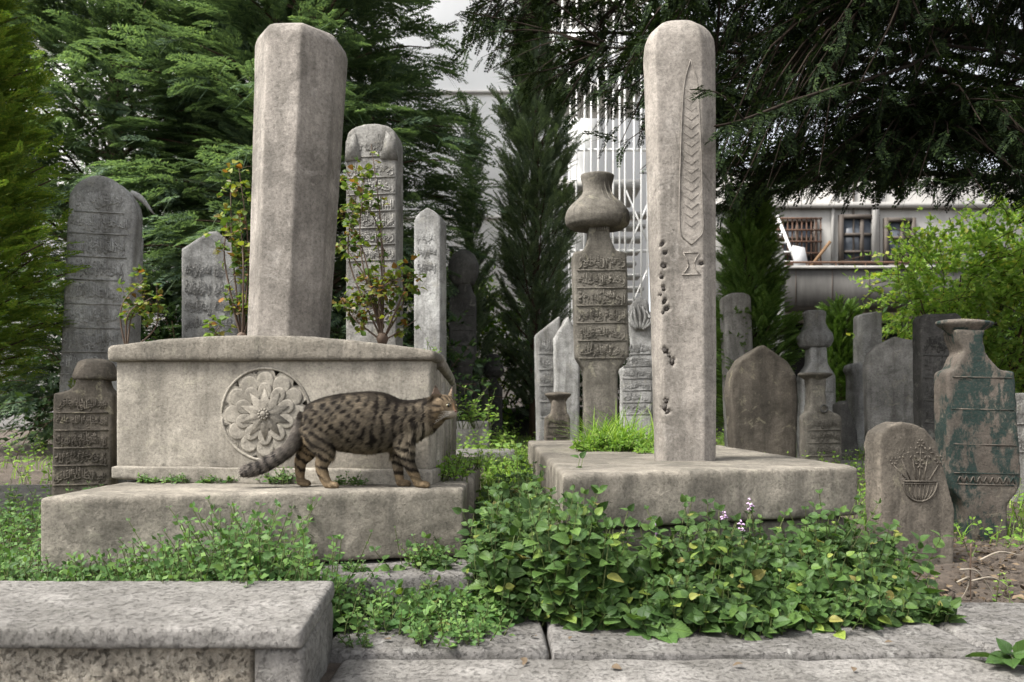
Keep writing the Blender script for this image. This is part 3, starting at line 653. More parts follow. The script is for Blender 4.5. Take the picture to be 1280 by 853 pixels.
# ---------------------------------------------------------------- carved Ottoman lettering
_AR = {}
for ch, base, nfm in (('ا', 0xFE8D, 2), ('ب', 0xFE8F, 4), ('ة', 0xFE93, 2), ('ت', 0xFE95, 4), ('ث', 0xFE99, 4), ('ج', 0xFE9D, 4), ('ح', 0xFEA1, 4), ('خ', 0xFEA5, 4), ('د', 0xFEA9, 2), ('ذ', 0xFEAB, 2), ('ر', 0xFEAD, 2), ('ز', 0xFEAF, 2), ('س', 0xFEB1, 4), ('ش', 0xFEB5, 4), ('ص', 0xFEB9, 4), ('ض', 0xFEBD, 4), ('ط', 0xFEC1, 4), ('ظ', 0xFEC5, 4), ('ع', 0xFEC9, 4), ('غ', 0xFECD, 4), ('ف', 0xFED1, 4), ('ق', 0xFED5, 4), ('ك', 0xFED9, 4), ('ل', 0xFEDD, 4), ('م', 0xFEE1, 4), ('ن', 0xFEE5, 4), ('ه', 0xFEE9, 4), ('و', 0xFEED, 2), ('ى', 0xFEEF, 2), ('ي', 0xFEF1, 4)):
    _AR[ch] = (base, nfm)
def shape_ar(s):
    out = []
    for i, ch in enumerate(s):
        if ch not in _AR: out.append(ch); continue
        b, nfm = _AR[ch]
        prev = i > 0 and s[i - 1] in _AR and _AR[s[i - 1]][1] == 4
        nxt = i + 1 < len(s) and s[i + 1] in _AR and nfm == 4
        out.append(chr(b + (3 if prev and nxt else 1 if prev else 2 if nxt else 0)))
    return ''.join(reversed(out))
LINES = []
for ph in ('هو الخلاق الباقي', 'مرحوم ومغفور', 'المحتاج الى رحمة', 'ربه الغفور', 'كل نفس ذائقة الموت', 'رحمة الله عليه', 'روحنه رضاء لله', 'الفاتحة سنة'):
    cu = bpy.data.curves.new('lettering', 'FONT'); cu.body = shape_ar(ph); cu.resolution_u = 2; cu.offset = .012
    ob = bpy.data.objects.new('lettering', cu); COL.objects.link(ob)
    me = ob.to_mesh(); v = np.array([vv.co[:2] for vv in me.vertices]); t = []
    for p_ in me.polygons:
        ix = list(p_.vertices); t += [(ix[0], ix[i], ix[i + 1]) for i in range(1, len(ix) - 1)]
    be = {}
    for p_ in me.polygons:
        ix = list(p_.vertices)
        for a_, b2_ in zip(ix, ix[1:] + ix[:1]):
            be[(a_, b2_)] = 1
    bound = [(a_, b2_) for (a_, b2_) in be if (b2_, a_) not in be]
    ob.to_mesh_clear(); bpy.data.objects.remove(ob); bpy.data.curves.remove(cu)
    lo, hi = v.min(0), v.max(0)
    LINES.append(((v - lo) / (hi - lo), np.array(t), np.array(bound)))
def letter_rows(mb, rows, y, h=.005, start=0, double=True):
    """rows of raised calligraphy on a face looking to -y; rows = (x0, x1, z0, z1)"""
    for i, (x0, x1, z0, z1) in enumerate(rows):
        for j in range(3 if double else 1):
            uv, t, bd = LINES[(start + i * 2 + j * 3) % len(LINES)]
            dx, dz = (x1 - x0), (z1 - z0)
            a0, a1 = ((x0 + .02 * dx, x1 - .02 * dx), (x0 + .05 * dx, x1 - .22 * dx), (x0 + .30 * dx, x1 - .03 * dx))[j]
            b0, b1 = ((z0 + .04 * dz, z0 + .84 * dz), (z0 + .34 * dz, z0 + 1.0 * dz), (z0 + .16 * dz, z0 + .9 * dz))[j]
            px = a0 + uv[:, 0] * (a1 - a0); pz = b0 + uv[:, 1] * (b1 - b0) + .10 * dz * np.sin(uv[:, 0] * 9 + i)
            n = len(uv); hh = h * (1, .85, .7)[j] * np.clip([.75 + 1.1 * noise.noise((a_ * 14 + i, b_ * 14, j)) for a_, b_ in zip(px, pz)], -.3, 1)
            V = np.vstack([np.c_[px, y - hh, pz], np.c_[px, np.full(n, y + .004), pz]])
            q = np.stack([bd[:, 1], bd[:, 0], bd[:, 0] + n, bd[:, 1] + n], 1)
            mb.add(V, q, t)
def row_bars(mb, rows, y, h=.004, wd=.006):
    for (x0, x1, z0, z1) in rows:
        mb.box(((x0 + x1) / 2, y - h / 2 + .003, z0), (x1 - x0, h + .006, wd))

# ---------------------------------------------------------------- headstones
def hs(name, label, pts, d, thick, mat, z0=None, rotz=0, lean=0, tilt=0, voxel=.009, rows=None, amp=.003, chip=.7, it=4, group=None, cat='gravestone', body='slab', lath=None, start=0, bars=True, relief=None, h=.0038, it2=3):
    """pts: front outline; rows: bands of lettering; lath: turned tops [(part, centre_px, [(radius_px, row_px)...], depth ratio)]"""
    xs_ = [p[0] for p in pts]; cx = (min(xs_) + max(xs_)) / 2; k = d / F_PX
    X0 = (cx - 640) * k
    if z0 is None: z0 = float(gz(X0, d)) - .04
    root = thing(name, label, cat, (X0, d + thick / 2, z0), (R(tilt), R(lean), R(rotz)), group)
    lc = lambda px, py: ((px - cx) * k, CAM_Z - (py - HOR) * k - z0)
    o = MB(); o.prism([lc(*p) for p in pts], -thick / 2, thick / 2)
    worn(body, o, mat, root, voxel, amp, 9, chip, it)
    if rows:
        rr = [(lc(a, 0)[0], lc(b, 0)[0], lc(0, f)[1], lc(0, e)[1]) for (a, b, e, f) in rows]
        t = MB(); letter_rows(t, rr, -thick / 2, h, start)
        if bars: row_bars(t, rr, -thick / 2)
        t.build('inscription', mat, root)
    for part, c, prof, sy in (lath or []):
        t = MB(); t.lathe([(max(.002, r_ * k), lc(0, y_)[1]) for r_, y_ in prof], 28, 1, sy, (lc(c, 0)[0], 0, 0))
        worn(part, t, mat, root, min(voxel, .008), amp * .8, 9, .5, it2)
    return root, lc, -thick / 2

def arch(x0, x1, yb, ys_, yt, n=9, p=1.0, point=0):
    """outline: straight sides up to row ys_, then an arch up to row yt"""
    c = (x0 + x1) / 2; h = (x1 - x0) / 2
    a = np.linspace(0, math.pi, 2 * n + 1)
    out = [(x0, yb)]
    for t in a[::1]:
        x = -math.cos(t); y = abs(math.sin(t)) ** p
        if point: y = (1 - point) * y + point * (1 - abs(x))
        out.append((c + h * x, ys_ - (ys_ - yt) * y))
    out.append((x1, yb)); return out

# 1 tall arched stone on the left
pts = [(66, 640), (84, 245), (92, 230), (106, 220), (118, 217), (132, 220), (150, 232), (160, 246), (163, 262), (140, 640)]
hs_rows = [(92, 150, 237, 265), (86, 154, 268, 292), (84, 152, 295, 321), (82, 150, 324, 350), (80, 148, 353, 380), (78, 146, 383, 410), (76, 144, 413, 440), (74, 142, 443, 468)]
r1, lc, yf = hs('gravestone', 'tall grey headstone with pointed arch and rows of script at the left', pts, 3.5, .13, M['pale'], rotz=10, rows=hs_rows, voxel=.011)
sc_ = MB(); sc_.tube(catmull([(lc(150, 232)[0], .02, lc(0, 232)[1]), (lc(163, 240)[0], .03, lc(0, 240)[1]), (lc(176, 256)[0], .05, lc(0, 257)[1])], 8), [.012, .016, .017, .016, .013, .010, .006, .003], 8); sc_.build('corner_scroll', M['pale'], r1, True)
hs('gravestone', 'plain grey slab standing behind the tall arched script headstone', [(128, 640), (140, 292), (165, 286), (170, 292), (160, 640)], 4.0, .10, M['pale'], voxel=.014)
# 2 small stone with a round cap
r2, lc, yf = hs('gravestone', 'small dark headstone with domed cap in front of the tall arched one', [(63, 640), (66, 492), (84, 488), (90, 482), (93, 470), (124, 470), (127, 484), (136, 493), (133, 640)], 3.05, .10, M['brown'], rotz=10, rows=[(70, 130, 497, 516), (69, 130, 518, 538), (68, 130, 540, 560), (67, 129, 562, 582), (66, 129, 584, 606)],
   lath=[('cap', 110, [(10, 476), (26, 475), (27, 472), (25, 462), (21, 452), (14, 448), (4, 447)], .75)])
# 3 faceted pointed stone behind the chest
hs('gravestone', 'pale stone with faceted pointed top left of the hexagonal pillar', [(226, 470), (226, 312), (258, 289), (268, 288), (298, 313), (294, 470)], 4.2, .14, M['pale'], rotz=8, rows=[(230, 262, 330, 350), (230, 262, 352, 372), (230, 262, 374, 394), (230, 262, 396, 416), (265, 293, 330, 350), (265, 292, 352, 372), (265, 291, 374, 394), (265, 291, 396, 416)], bars=False, h=.004, start=2)
# 5 rounded stone with seven bands of script
r5, lc, yf = hs('gravestone', 'rounded pillar headstone with bands of carved script right of the hexagonal pillar', arch(433, 498, 440, 176, 154, p=.7), 3.35, .13, M['grey'], z0=.3, rotz=-6,
   rows=[(448, 484, 168, 196), (436, 496, 204, 222), (436, 496, 225, 243), (436, 496, 246, 264), (436, 496, 267, 285), (436, 496, 288, 306), (436, 496, 309, 326), (444, 488, 340, 358), (442, 492, 362, 380), (442, 492, 384, 402)], start=1)
for sx in (-1, 1):
    ct = MB(); ct.prism([(lc(465.5 + sx * 33, 0)[0], lc(0, 201)[1]), (lc(465.5 + sx * 12, 0)[0], lc(0, 199)[1]), (lc(465.5 + sx * 17, 0)[0], lc(0, 180)[1]), (lc(465.5 + sx * 20, 0)[0], lc(0, 166)[1]), (lc(465.5 + sx * 31.5, 0)[0], lc(0, 176)[1])], yf - .008, yf + .02); ct.build('corner_panel', M['grey'], r5)
# 6 narrow stele
hs('gravestone', 'narrow pale pillar headstone with pointed top right of the script bands', arch(519, 554, 560, 278, 259, p=.8, point=.35), 4.4, .13, M['pale'], rotz=-12, rows=[(523, 549, 290, 306), (523, 549, 308, 324), (523, 549, 326, 342)], bars=False, h=.004)
# 7 far stone with broken turban
hs('gravestone', 'distant grey headstone with worn round turban behind the narrow pale pillar', [(563, 560), (563, 470), (566, 462), (561, 450), (561, 372), (570, 364), (574, 352), (588, 352), (590, 364), (595, 370), (595, 450), (590, 458), (588, 560)], 6.6, .14, M['dark'], voxel=.016, rows=[(564, 592, 378, 394), (564, 592, 397, 413), (564, 592, 416, 432)], lath=[('turban', 579, [(8, 358), (14, 354), (19, 342), (20, 330), (15, 318), (8, 312), (3, 310)], .85)])
# 8 small turban stone + fluted fragments
hs('gravestone', 'small dark headstone with knotted turban at the end of the path', [(611, 560), (611, 482), (614, 477), (610, 474), (609, 470), (620, 470), (621, 477), (628, 484), (628, 560)], 7.6, .14, M['dark'], voxel=.016, lath=[('turban', 616, [(5, 474), (12, 470), (15, 463), (12, 455), (8, 450), (9, 446), (7, 443), (3, 442)], .85)], rows=[(613, 627, 488, 500), (613, 627, 502, 514)])
hs('gravestone', 'broken fluted dark headstone left of the small knotted turban stone', arch(586, 599, 560, 484, 475, p=.7), 7.0, .12, M['dark'], voxel=.016)
hs('gravestone', 'slim scroll topped dark headstone beside the small knotted turban stone', arch(600, 610, 560, 486, 479, p=.7), 7.2, .12, M['dark'], voxel=.016)
# 11 prism shaped stone
r11, lc, yf = hs('gravestone', 'pale pointed headstone with carved left face beside the tall turban stone', [(672, 570), (669, 418), (700, 393), (700, 570)], 5.6, .16, M['pale'], rotz=6, voxel=.012, rows=[(672, 690, 424, 442), (672, 690, 444, 462), (673, 690, 464, 482), (673, 690, 484, 502), (674, 690, 504, 522)], start=4)
pr = MB(); pr.prism([lc(692, 560), lc(690, 424), lc(708, 395), lc(724, 426), lc(722, 560)], yf - .05, yf + .13); worn('ridge', pr, M['pale'], r11, .012, .003)
# 12 mushroom capped small stone
hs('gravestone', 'small brown headstone with flat mushroom cap before the pale pointed one', [(680, 580), (681, 522), (689, 517), (690, 500), (708, 500), (709, 516), (713, 522), (712, 580)], 4.9, .10, M['brown'], rows=[(684, 709, 523, 534), (684, 709, 536, 547)], lath=[('cap', 698, [(9, 506), (12, 499), (17, 494), (17.5, 492.5), (15, 491), (3, 489.5)], .8)])
# 13 tall turban stone
r13, lc, yf = hs('gravestone', 'tall brown headstone with big bulging turban and rows of script', [(731, 580), (731, 463), (720, 446), (716, 318), (718, 314), (730, 312), (736, 296), (737, 276), (762, 276), (763, 296), (770, 312), (784, 315), (787, 443), (773, 464), (773, 580)], 4.1, .14, M['olive'], z0=.25, rows=[(721, 783, 319, 338), (721, 783, 341, 360), (721, 783, 363, 382), (721, 783, 385, 404), (722, 783, 407, 426), (724, 781, 429, 448)],
   lath=[('turban', 748.5, [(12, 285), (32, 283), (40, 278), (42, 270), (40, 261), (34, 253), (25, 245), (18.5, 237), (18.5, 228), (21, 219), (22, 215.5), (21, 213.5), (4, 213)], .72)], start=3, it2=1)
kn = MB()
for q_ in range(5):
    kn.tube(catmull([((q_ - 2) * .026 - .01, -.062 + .004 * abs(q_ - 2) ** 2, lc(0, 218)[1]), ((q_ - 2) * .024 + .004, -.057 + .004 * abs(q_ - 2) ** 2, lc(0, 235)[1]), ((q_ - 2) * .034 + .02, -.095 + .004 * abs(q_ - 2) ** 2, lc(0, 254)[1])], 8), .004, 5)
kn.build('turban_fold', M['olive'], r13, True)
nr_ = MB()
for q_ in range(6): nr_.box(((q_ - 2.5) * .012, yf - .002, lc(0, 281)[1] - .02 - .0), (.006, .01, .03))
nr_.build('neck_band', M['olive'], r13)
# 14 ornate pale stone
r14, lc, yf = hs('gravestone', 'pale blue grey headstone with leafy crest behind the tall turban stone', [(776, 580), (777, 470), (774, 462), (786, 455), (790, 440), (789, 420), (787, 400), (789, 382), (800, 370), (813, 378), (814, 400), (817, 420), (820, 440), (819, 580)], 5.4, .14, M['pale'], rotz=-8, rows=[(780, 816, y_, y_ + 13) for y_ in (430, 445, 460, 475, 490, 505)], voxel=.012, start=5)
cr_ = MB()
for q_ in range(7):
    a = q_ / 6 * math.pi
    cr_.lathe([(.034, -.006), (.030, .018), (.014, .028), (.002, .03)], 10, 1, 1, (0, 0, 0)) if False else cr_.tube(catmull([(lc(802, 0)[0] + .07 * math.cos(a) * .3, yf - .01, lc(0, 412)[1]), (lc(802, 0)[0] + .075 * math.cos(a), yf - .025, lc(0, 404)[1] + .05 * math.sin(a)), (lc(802, 0)[0] + .06 * math.cos(a + .3), yf - .01, lc(0, 396)[1] + .085 * math.sin(a))], 8), np.linspace(.017, .006, 8), 6)
cr_.build('leaf_crest', M['pale'], r14, True)

# ---- right hand group
hs('gravestone', 'slim grey column headstone with rounded top behind the brown arched slab', arch(913, 947, 570, 376, 365, p=.6), 5.6, .16, M['grey'], lean=-2, voxel=.012)
r17, lc, yf = hs('gravestone', 'squat brown slab with ogee arch behind the low plinth', [(918, 600), (911, 486), (914, 466), (925, 449), (941, 439), (954, 431), (968, 440), (986, 452), (997, 470), (999, 500), (996, 600)], 4.7, .12, M['brown'], z0=.05, rotz=5, voxel=.009, amp=.004)
hs('gravestone', 'large pale rounded headstone in the distance before the grey building', arch(934, 982, 480, 322, 297, p=.8), 9.0, .2, M['pale'], voxel=.022, rows=[(941, 976, 315, 340), (941, 976, 345, 370)], chip=.4)
hs('gravestone', 'grey headstone with bulbous turban behind the flat capped stone', [(1003, 600), (1003, 470), (1014, 455), (1014, 430), (1034, 430), (1036, 455), (1046, 470), (1046, 600)], 5.6, .14, M['pale'], voxel=.012, rows=[(1007, 1042, 474, 490), (1007, 1042, 493, 509)],
   lath=[('turban', 1023, [(10, 436), (19, 433), (23, 425), (22, 417), (16, 409), (13, 402), (14, 394), (14, 389), (11, 387), (3, 386.5)], .8)])
r20, lc, yf = hs('gravestone', 'dark inscribed headstone with thin flat cap beside the brown arched slab', [(1006, 600), (1006, 520), (1011, 516), (1013, 508), (1014, 488), (1012, 472), (1034, 472), (1033, 490), (1034, 508), (1037, 513), (1049, 518), (1053, 522), (1053, 600)], 4.55, .10, M['olive'], z0=.08, rows=[(1010, 1050, 524, 538), (1010, 1050, 540, 554), (1010, 1050, 556, 570)], lath=[('cap', 1023, [(10, 480), (13, 474), (21, 469), (22, 467.5), (21, 466), (4, 465)], .85)])
cl = MB(); cl.tube([(lc(1029, 0)[0] + .022 * math.cos(a), yf - .012, lc(0, 511)[1] + .022 * math.sin(a)) for a in np.linspace(0, math.pi * 2, 14)], .006, 5); cl.build('collar_ring', M['dark'], r20, True)
hs('gravestone', 'broken dark stub of a headstone behind the flat capped stone', [(1052, 600), (1050, 505), (1060, 500), (1066, 520), (1073, 540), (1076, 600)], 5.2, .14, M['dark'], voxel=.012)
hs('gravestone', 'tall pale square pillar left of the rounded grey slab', [(1078, 610), (1078, 392), (1104, 388), (1104, 610)], 6.6, .2, M['pale'], voxel=.016)
hs('gravestone', 'short pale pillar with chipped shoulder next to the tall pale pillar', [(1066, 600), (1067, 470), (1063, 462), (1065, 455), (1079, 452), (1082, 470), (1082, 600)], 6.0, .16, M['pale'], voxel=.014)
hs('gravestone', 'large grey headstone with flattened round top behind the carved basket stone', [(1094, 640), (1089, 455), (1093, 440), (1103, 430), (1116, 424), (1124, 420), (1130, 423), (1148, 426), (1160, 434), (1166, 450), (1166, 640)], 5.2, .14, M['grey'], rotz=-14, voxel=.011)
hs('gravestone', 'dark rectangular slab leaning behind the green painted headstone', [(1158, 640), (1147, 398), (1152, 393), (1190, 391), (1196, 396), (1216, 640)], 4.3, .13, M['dark'], rotz=-8, lean=2, z0=.1, rows=[(1152, 1190, 420, 445), (1153, 1192, 448, 473), (1154, 1195, 476, 501), (1156, 1198, 504, 529)], h=.004)
r25, lc, yf = hs('gravestone', 'brown headstone with wide flat cap and flaking green paint', [(1210, 690), (1208, 642), (1206, 632), (1190, 612), (1187, 600), (1184, 560), (1180, 468), (1184, 463), (1190, 462), (1196, 446), (1200, 440), (1193, 425), (1190, 412), (1226, 412), (1224, 425), (1228, 442), (1240, 456), (1246, 462), (1263, 463), (1275, 600), (1272, 612), (1259, 630), (1260, 690)], 2.85, .11, M['painted'], z0=-.03, rotz=-3, lean=1.5,
   lath=[('cap', 1209, [(17, 420), (24, 412), (34, 405), (36, 402.5), (35, 400), (20, 398.5), (4, 398)], .6)], voxel=.007)
sw = MB()
for py_, xa_, xb_ in ((472, 1184, 1262), (512, 1184, 1265), (556, 1187, 1269), (592, 1189, 1272), (606, 1194, 1268)):
    sw = MB(); sw.tube([(lc(xa_ + 3, 0)[0], yf, lc(0, py_)[1]), (lc(xb_ - 3, 0)[0], yf, lc(0, py_)[1])], .0022, 5); sw.build('carved_border', M['painted'], r25, True)
sw = MB()
for q_ in range(9):
    sw.tube(catmull([(lc(1196 + q_ * 8, 0)[0], yf, lc(0, 604)[1]), (lc(1199 + q_ * 8, 0)[0], yf - .002, lc(0, 596)[1]), (lc(1202 + q_ * 8, 0)[0], yf, lc(0, 604)[1])], 6), .0024, 4)
sw.build('carved_band', M['painted'], r25, True)
# 26 carved basket stone in front
r26, lc, yf = hs('gravestone', 'low brown headstone with carved bowl of flowers and chipped shoulder', [(1099, 745), (1088, 556), (1092, 542), (1104, 533), (1117, 528), (1134, 530), (1152, 536), (1166, 552), (1176, 580), (1186, 612), (1195, 640), (1196, 745)], 2.38, .085, M['brown'], z0=-.05, rotz=8, lean=1.5, voxel=.006, amp=.003, it=2)
bk = MB(); t3 = lambda px, py: (lc(px, 0)[0], yf - .0002, lc(0, py)[1])
bk.tube([t3(1121, 602), t3(1168, 602)], .0034, 6); bk.tube([t3(1120, 605), t3(1169, 605)], .0026, 6)
bk.tube([t3(1145 + 23 * math.cos(a), 603 + 24 * math.sin(a)) for a in np.linspace(0, math.pi, 14)], .0036, 6)
for q_ in range(-3, 4): bk.tube(catmull([t3(1145 + q_ * 6, 604), t3(1145 + q_ * 5.4, 614), t3(1145 + q_ * 3, 625)], 5), .0022, 5)
bk.build('carved_bowl', M['brown'], r26, True)
fl_ = MB()
for (fx, fy, fr_) in ((1134, 566, 8), (1154, 566, 8), (1118, 568, 6), (1170, 574, 6), (1144, 580, 6), (1108, 577, 5), (1144, 554, 5)):
    for k_ in range(6):
        a = k_ / 6 * 2 * math.pi
        c0 = t3(fx + fr_ * .5 * math.cos(a), fy + fr_ * .5 * math.sin(a)); c1 = t3(fx + fr_ * math.cos(a), fy + fr_ * math.sin(a))
        fl_.tube([c0, c1], [.0022, .0036], 5)
    fl_.tube([t3(fx, fy + fr_), t3(1145 + (fx - 1145) * .5, 600)], .002, 4)
fl_.build('carved_flower', M['brown'], r26, True)
hs('gravestone', 'grey carved headstone cut off by the right edge of the photo', [(1263, 690), (1265, 492), (1300, 490), (1300, 690)], 3.6, .12, M['grey'], z0=.02, rows=[(1267, 1298, 500, 530), (1267, 1298, 535, 565)])

# kerbs and loose blocks
def block(c, d, mat, label, cat='stone block', name='stone_block', rotz=0, **kw):
    o = rough_box(name, c, d, mat, rotz=rotz, **kw); return tag(o, label, cat)
p = P(591, 545, 6.0); block((p[0], 6.1, .34), (.28, .5, .26), M['grey'], 'small square grey stone block on the path behind the chest tomb', voxel=.014)
p = P(600, 568, 4.8); block((p[0] + .02, 5.0, .20), (.42, .5, .16), M['grey'], 'low mossy grey kerb block below the square block on the path', voxel=.014)
p = P(1095, 577, 4.6); block((p[0] + .35, 4.75, .16), (1.1, .22, .12), M['grey'], 'low grey grave kerb behind the carved bowl headstone', cat='kerb', name='grave_kerb', voxel=.014)
block((-2.45, 3.35, .10), (1.3, .4, .16), M['grey'], 'low pale grey grave kerb under the thuja at the left edge', cat='kerb', name='grave_kerb', rotz=.05, voxel=.014)
block((-2.6, 5.2, .45), (1.0, .2, .75), M['pale'], 'pale stone slab showing through the thuja at the left', cat='gravestone', name='gravestone', voxel=.02)
# ---------------------------------------------------------------- chest tomb with its ledge
def plan(mb, pts, z0, z1):
    p = np.asarray(pts, float); n = len(p)
    ar = np.sum(p[:, 0] * np.roll(p[:, 1], -1) - np.roll(p[:, 0], -1) * p[:, 1])
    if ar < 0: p = p[::-1]
    v = np.vstack([np.c_[p, np.full(n, z0)], np.c_[p, np.full(n, z1)]])
    t = [(0, i + 1, i) for i in range(1, n - 1)] + [(n, n + i, n + i + 1) for i in range(1, n - 1)]
    q = [(i, (i + 1) % n, n + (i + 1) % n, n + i) for i in range(n)]
    mb.add(v, q, t)
LZ = .30
lt = thing('tomb_ledge', 'wide beige stone ledge under the chest tomb that the cat walks on', 'tomb base', (-.66, 2.0, 0))
def lp(pts): return [(x + .66, y - 2.0) for x, y in pts]
m1 = MB(); plan(m1, lp([(-1.185, 1.85), (-.136, 2.10), (-.139, 2.44), (-1.215, 2.42)]), .105, LZ); worn('front_slab', m1, M['beige'], lt, .009, .004, 7, .9, 5)
m1 = MB(); plan(m1, lp([(-.36, 2.447), (-.128, 2.447), (-.172, 4.0), (-.42, 4.0)]), .10, LZ - .004); worn('side_slab', m1, M['beige'], lt, .011, .004, 7, .9, 5)
m1 = MB(); plan(m1, lp([(-1.22, 2.428), (-1.0, 2.428), (-1.0, 4.0), (-1.25, 4.0)]), .10, LZ - .003); worn('side_slab', m1, M['beige'], lt, .012, .004, 7, .9, 5)
m1 = MB(); plan(m1, lp([(-1.14, 1.93), (-.10, 2.02), (-.10, 3.9), (-1.1, 3.9)]), -.1, .098); worn('foundation', m1, M['pave'], lt, .014, .004, 7, .7, 4)
m1 = MB(); plan(m1, lp([(-.66, 1.86), (-.10, 1.93), (-.10, 2.06), (-.70, 2.0)]), -.08, .095); worn('step', m1, M['pave'], lt, .010, .004, 7, .9, 5)

A = np.array((-1.235, 2.30)); B = np.array((-.238, 2.20)); c0 = (A + B) / 2; rz = math.atan2(B[1] - A[1], B[0] - A[0]); W = np.linalg.norm(B - A)
ct = thing('chest_tomb', 'beige stone chest tomb with carved rosette on its front panel', 'tomb', (c0[0], c0[1], LZ - .002), (0, 0, rz))
hw = W / 2; zz = lambda z: z - LZ
m1 = MB(); m1.prism([(-hw, zz(.345)), (hw - .004, zz(.345)), (hw - .004, zz(.68)), (-hw, zz(.68))], 0, .10); worn('front_panel', m1, M['panel'], ct, .009, .002, 6, .5, 2)
m1 = MB(); m1.prism([(-hw - .004, zz(.312)), (-hw + .2, zz(.300)), (hw + .004, zz(.300)), (hw + .004, zz(.348)), (-hw - .004, zz(.352))], -.014, .12); worn('plinth_moulding', m1, M['panel'], ct, .007, .003, 9, .9, 3)
top = [(x, zz(.725 - .012 * (x + hw) / W * 2 + .038 * (1 - (x / hw) ** 2))) for x in np.linspace(hw + .012, -hw - .016, 15)]
m1 = MB(); m1.prism([(-hw - .016, zz(.676)), (hw + .012, zz(.670))] + top, -.02, .13); worn('lid', m1, M['beige'], ct, .008, .003, 9, .8, 4)
D_ = 1.4; SK = -.19
for sx, mt_ in ((1, M['panel']), (-1, M['beige'])):
    xx = sx * (hw - .048)
    m1 = MB(); v = []
    plan(m1, [(xx - .045, .125), (xx + .045, .125), (xx + .045 + SK, D_), (xx - .045 + SK, D_)], zz(.30), zz(.655)); worn('side_panel', m1, mt_, ct, .011, .002, 6, .5, 2)
    m1 = MB(); plan(m1, [(xx - .055, .135), (xx + .058, .135), (xx + .058 + SK, D_), (xx - .055 + SK, D_)], zz(.658), zz(.70)); worn('side_coping', m1, M['beige'], ct, .010, .003, 8, .8, 4)
for k in range(3):      # upright mouldings on the right side panel
    m1 = MB(); y_ = .30 + .38 * k; x_ = hw - .003 + SK * (y_ - .12) / 1.28; m1.box((x_, y_, zz(.48)), (.016, .05, .28)); m1.build('pilaster', M['panel'], ct)
m1 = MB(); m1.box((SK, D_ + .05, zz(.48)), (W, .1, .40)); worn('back_panel', m1, M['beige'], ct, .014, .002, 6, .5, 2)
m1 = MB(); plan(m1, [(-hw + .10, .12), (hw - .10, .12), (hw - .10 + SK, D_), (-hw + .10 + SK, D_)], zz(.31), zz(.69)); so_ = worn('soil_bed', m1, bpy.data.materials['garden_soil'], ct, .02, .012, 6, .6, 2)

# rosette
ro = MB(); cxr, czr, y0 = -.013, zz(.512), .0
def dome(r_, n, h, rad, ph, sx_=1.0):
    for k in range(n):
        a = ph + k / n * 2 * math.pi; px_, pz_ = cxr + rad * math.cos(a), czr + rad * math.sin(a)
        an = np.linspace(0, 2 * math.pi, 18, endpoint=False); prof = [(1.0, .004), (1.0, -h * .55), (.93, -h * .9), (.82, -h), (.4, -h * .86), (0.01, -h * .8)]
        V = []
        for q, yy in prof:
            for b_ in an:
                u_, w_ = q * r_ * math.cos(b_), q * r_ * sx_ * math.sin(b_)
                V.append((px_ + u_ * math.cos(a) - w_ * math.sin(a), y0 + yy, pz_ + u_ * math.sin(a) + w_ * math.cos(a)))
        m_ = len(an); Q = [(i * m_ + j, i * m_ + (j + 1) % m_, (i + 1) * m_ + (j + 1) % m_, (i + 1) * m_ + j) for i in range(len(prof) - 1) for j in range(m_)]
        ro.add(V, [q_[::-1] for q_ in Q])
ro.tube([(cxr + .140 * math.cos(a), y0 - .001, czr + .140 * math.sin(a)) for a in np.linspace(0, 2 * math.pi, 49)], .0048, 6)
for k in range(12):
    a = (k + .5) / 12 * 2 * math.pi; rr = lambda q, b: (cxr + q * math.cos(a + b), y0, czr + q * math.sin(a + b))
    V = [rr(.137, -.085), rr(.137, .085), rr(.119, 0), tuple(np.array(rr(.131, 0)) + (0, -.008, 0))]
    ro.add(V, None, [(0, 1, 3), (1, 2, 3), (2, 0, 3), (0, 3, 1), (1, 3, 2), (2, 3, 0)])
dome(.030, 12, .006, .100, 0, .94)
dome(.029, 10, .0115, .068, math.pi / 10, .80)
V = [(cxr, y0 - .019, czr)]
for k in range(20):
    a = k / 20 * 2 * math.pi + math.pi / 2; q = .079 if k % 2 == 0 else .044
    V.append((cxr + q * math.cos(a), y0 - (.0145 if k % 2 == 0 else .0135), czr + q * math.sin(a)))
for k in range(20):
    a = k / 20 * 2 * math.pi + math.pi / 2; q = .082 if k % 2 == 0 else .046
    V.append((cxr + q * math.cos(a), y0 - .004, czr + q * math.sin(a)))
for k in range(20):
    a = k / 20 * 2 * math.pi + math.pi / 2; V.append((cxr + .018 * math.cos(a), y0 - (.0215 if k % 2 == 0 else .0145), czr + .018 * math.sin(a)))
T = []
for k in range(20):
    n_ = (k + 1) % 20
    T += [(1 + k, 41 + k, 41 + n_), (1 + k, 41 + n_, 1 + n_), (1 + k, 1 + n_, 21 + n_), (1 + k, 21 + n_, 21 + k), (0, 41 + n_, 41 + k)]
ro.add(V, None, T)
for k in range(10):
    a = k / 10 * 2 * math.pi; ro.lathe([(.0045, -.004), (.0045, .0), (.002, .004)], 6, 1, 1, (0, 0, 0)) if False else ro.tube([(cxr + .010 * math.cos(a), y0 - .026, czr + .010 * math.sin(a)), (cxr + .017 * math.cos(a), y0 - .024, czr + .017 * math.sin(a))], [.0035, .0045], 6)
V = []; an = np.linspace(0, 2 * math.pi, 14, endpoint=False)
for q, yy in ((.010, -.015), (.010, -.028), (.006, -.032), (.001, -.033)): V += [(cxr + q * math.cos(b), y0 + yy, czr + q * math.sin(b)) for b in an]
ro.add(V, [(i * 14 + (j + 1) % 14, i * 14 + j, (i + 1) * 14 + j, (i + 1) * 14 + (j + 1) % 14) for i in range(3) for j in range(14)])
bm_ = ro.build('rosette', M['panel'], ct)
for v_ in bm_.data.vertices: v_.co.y *= .72

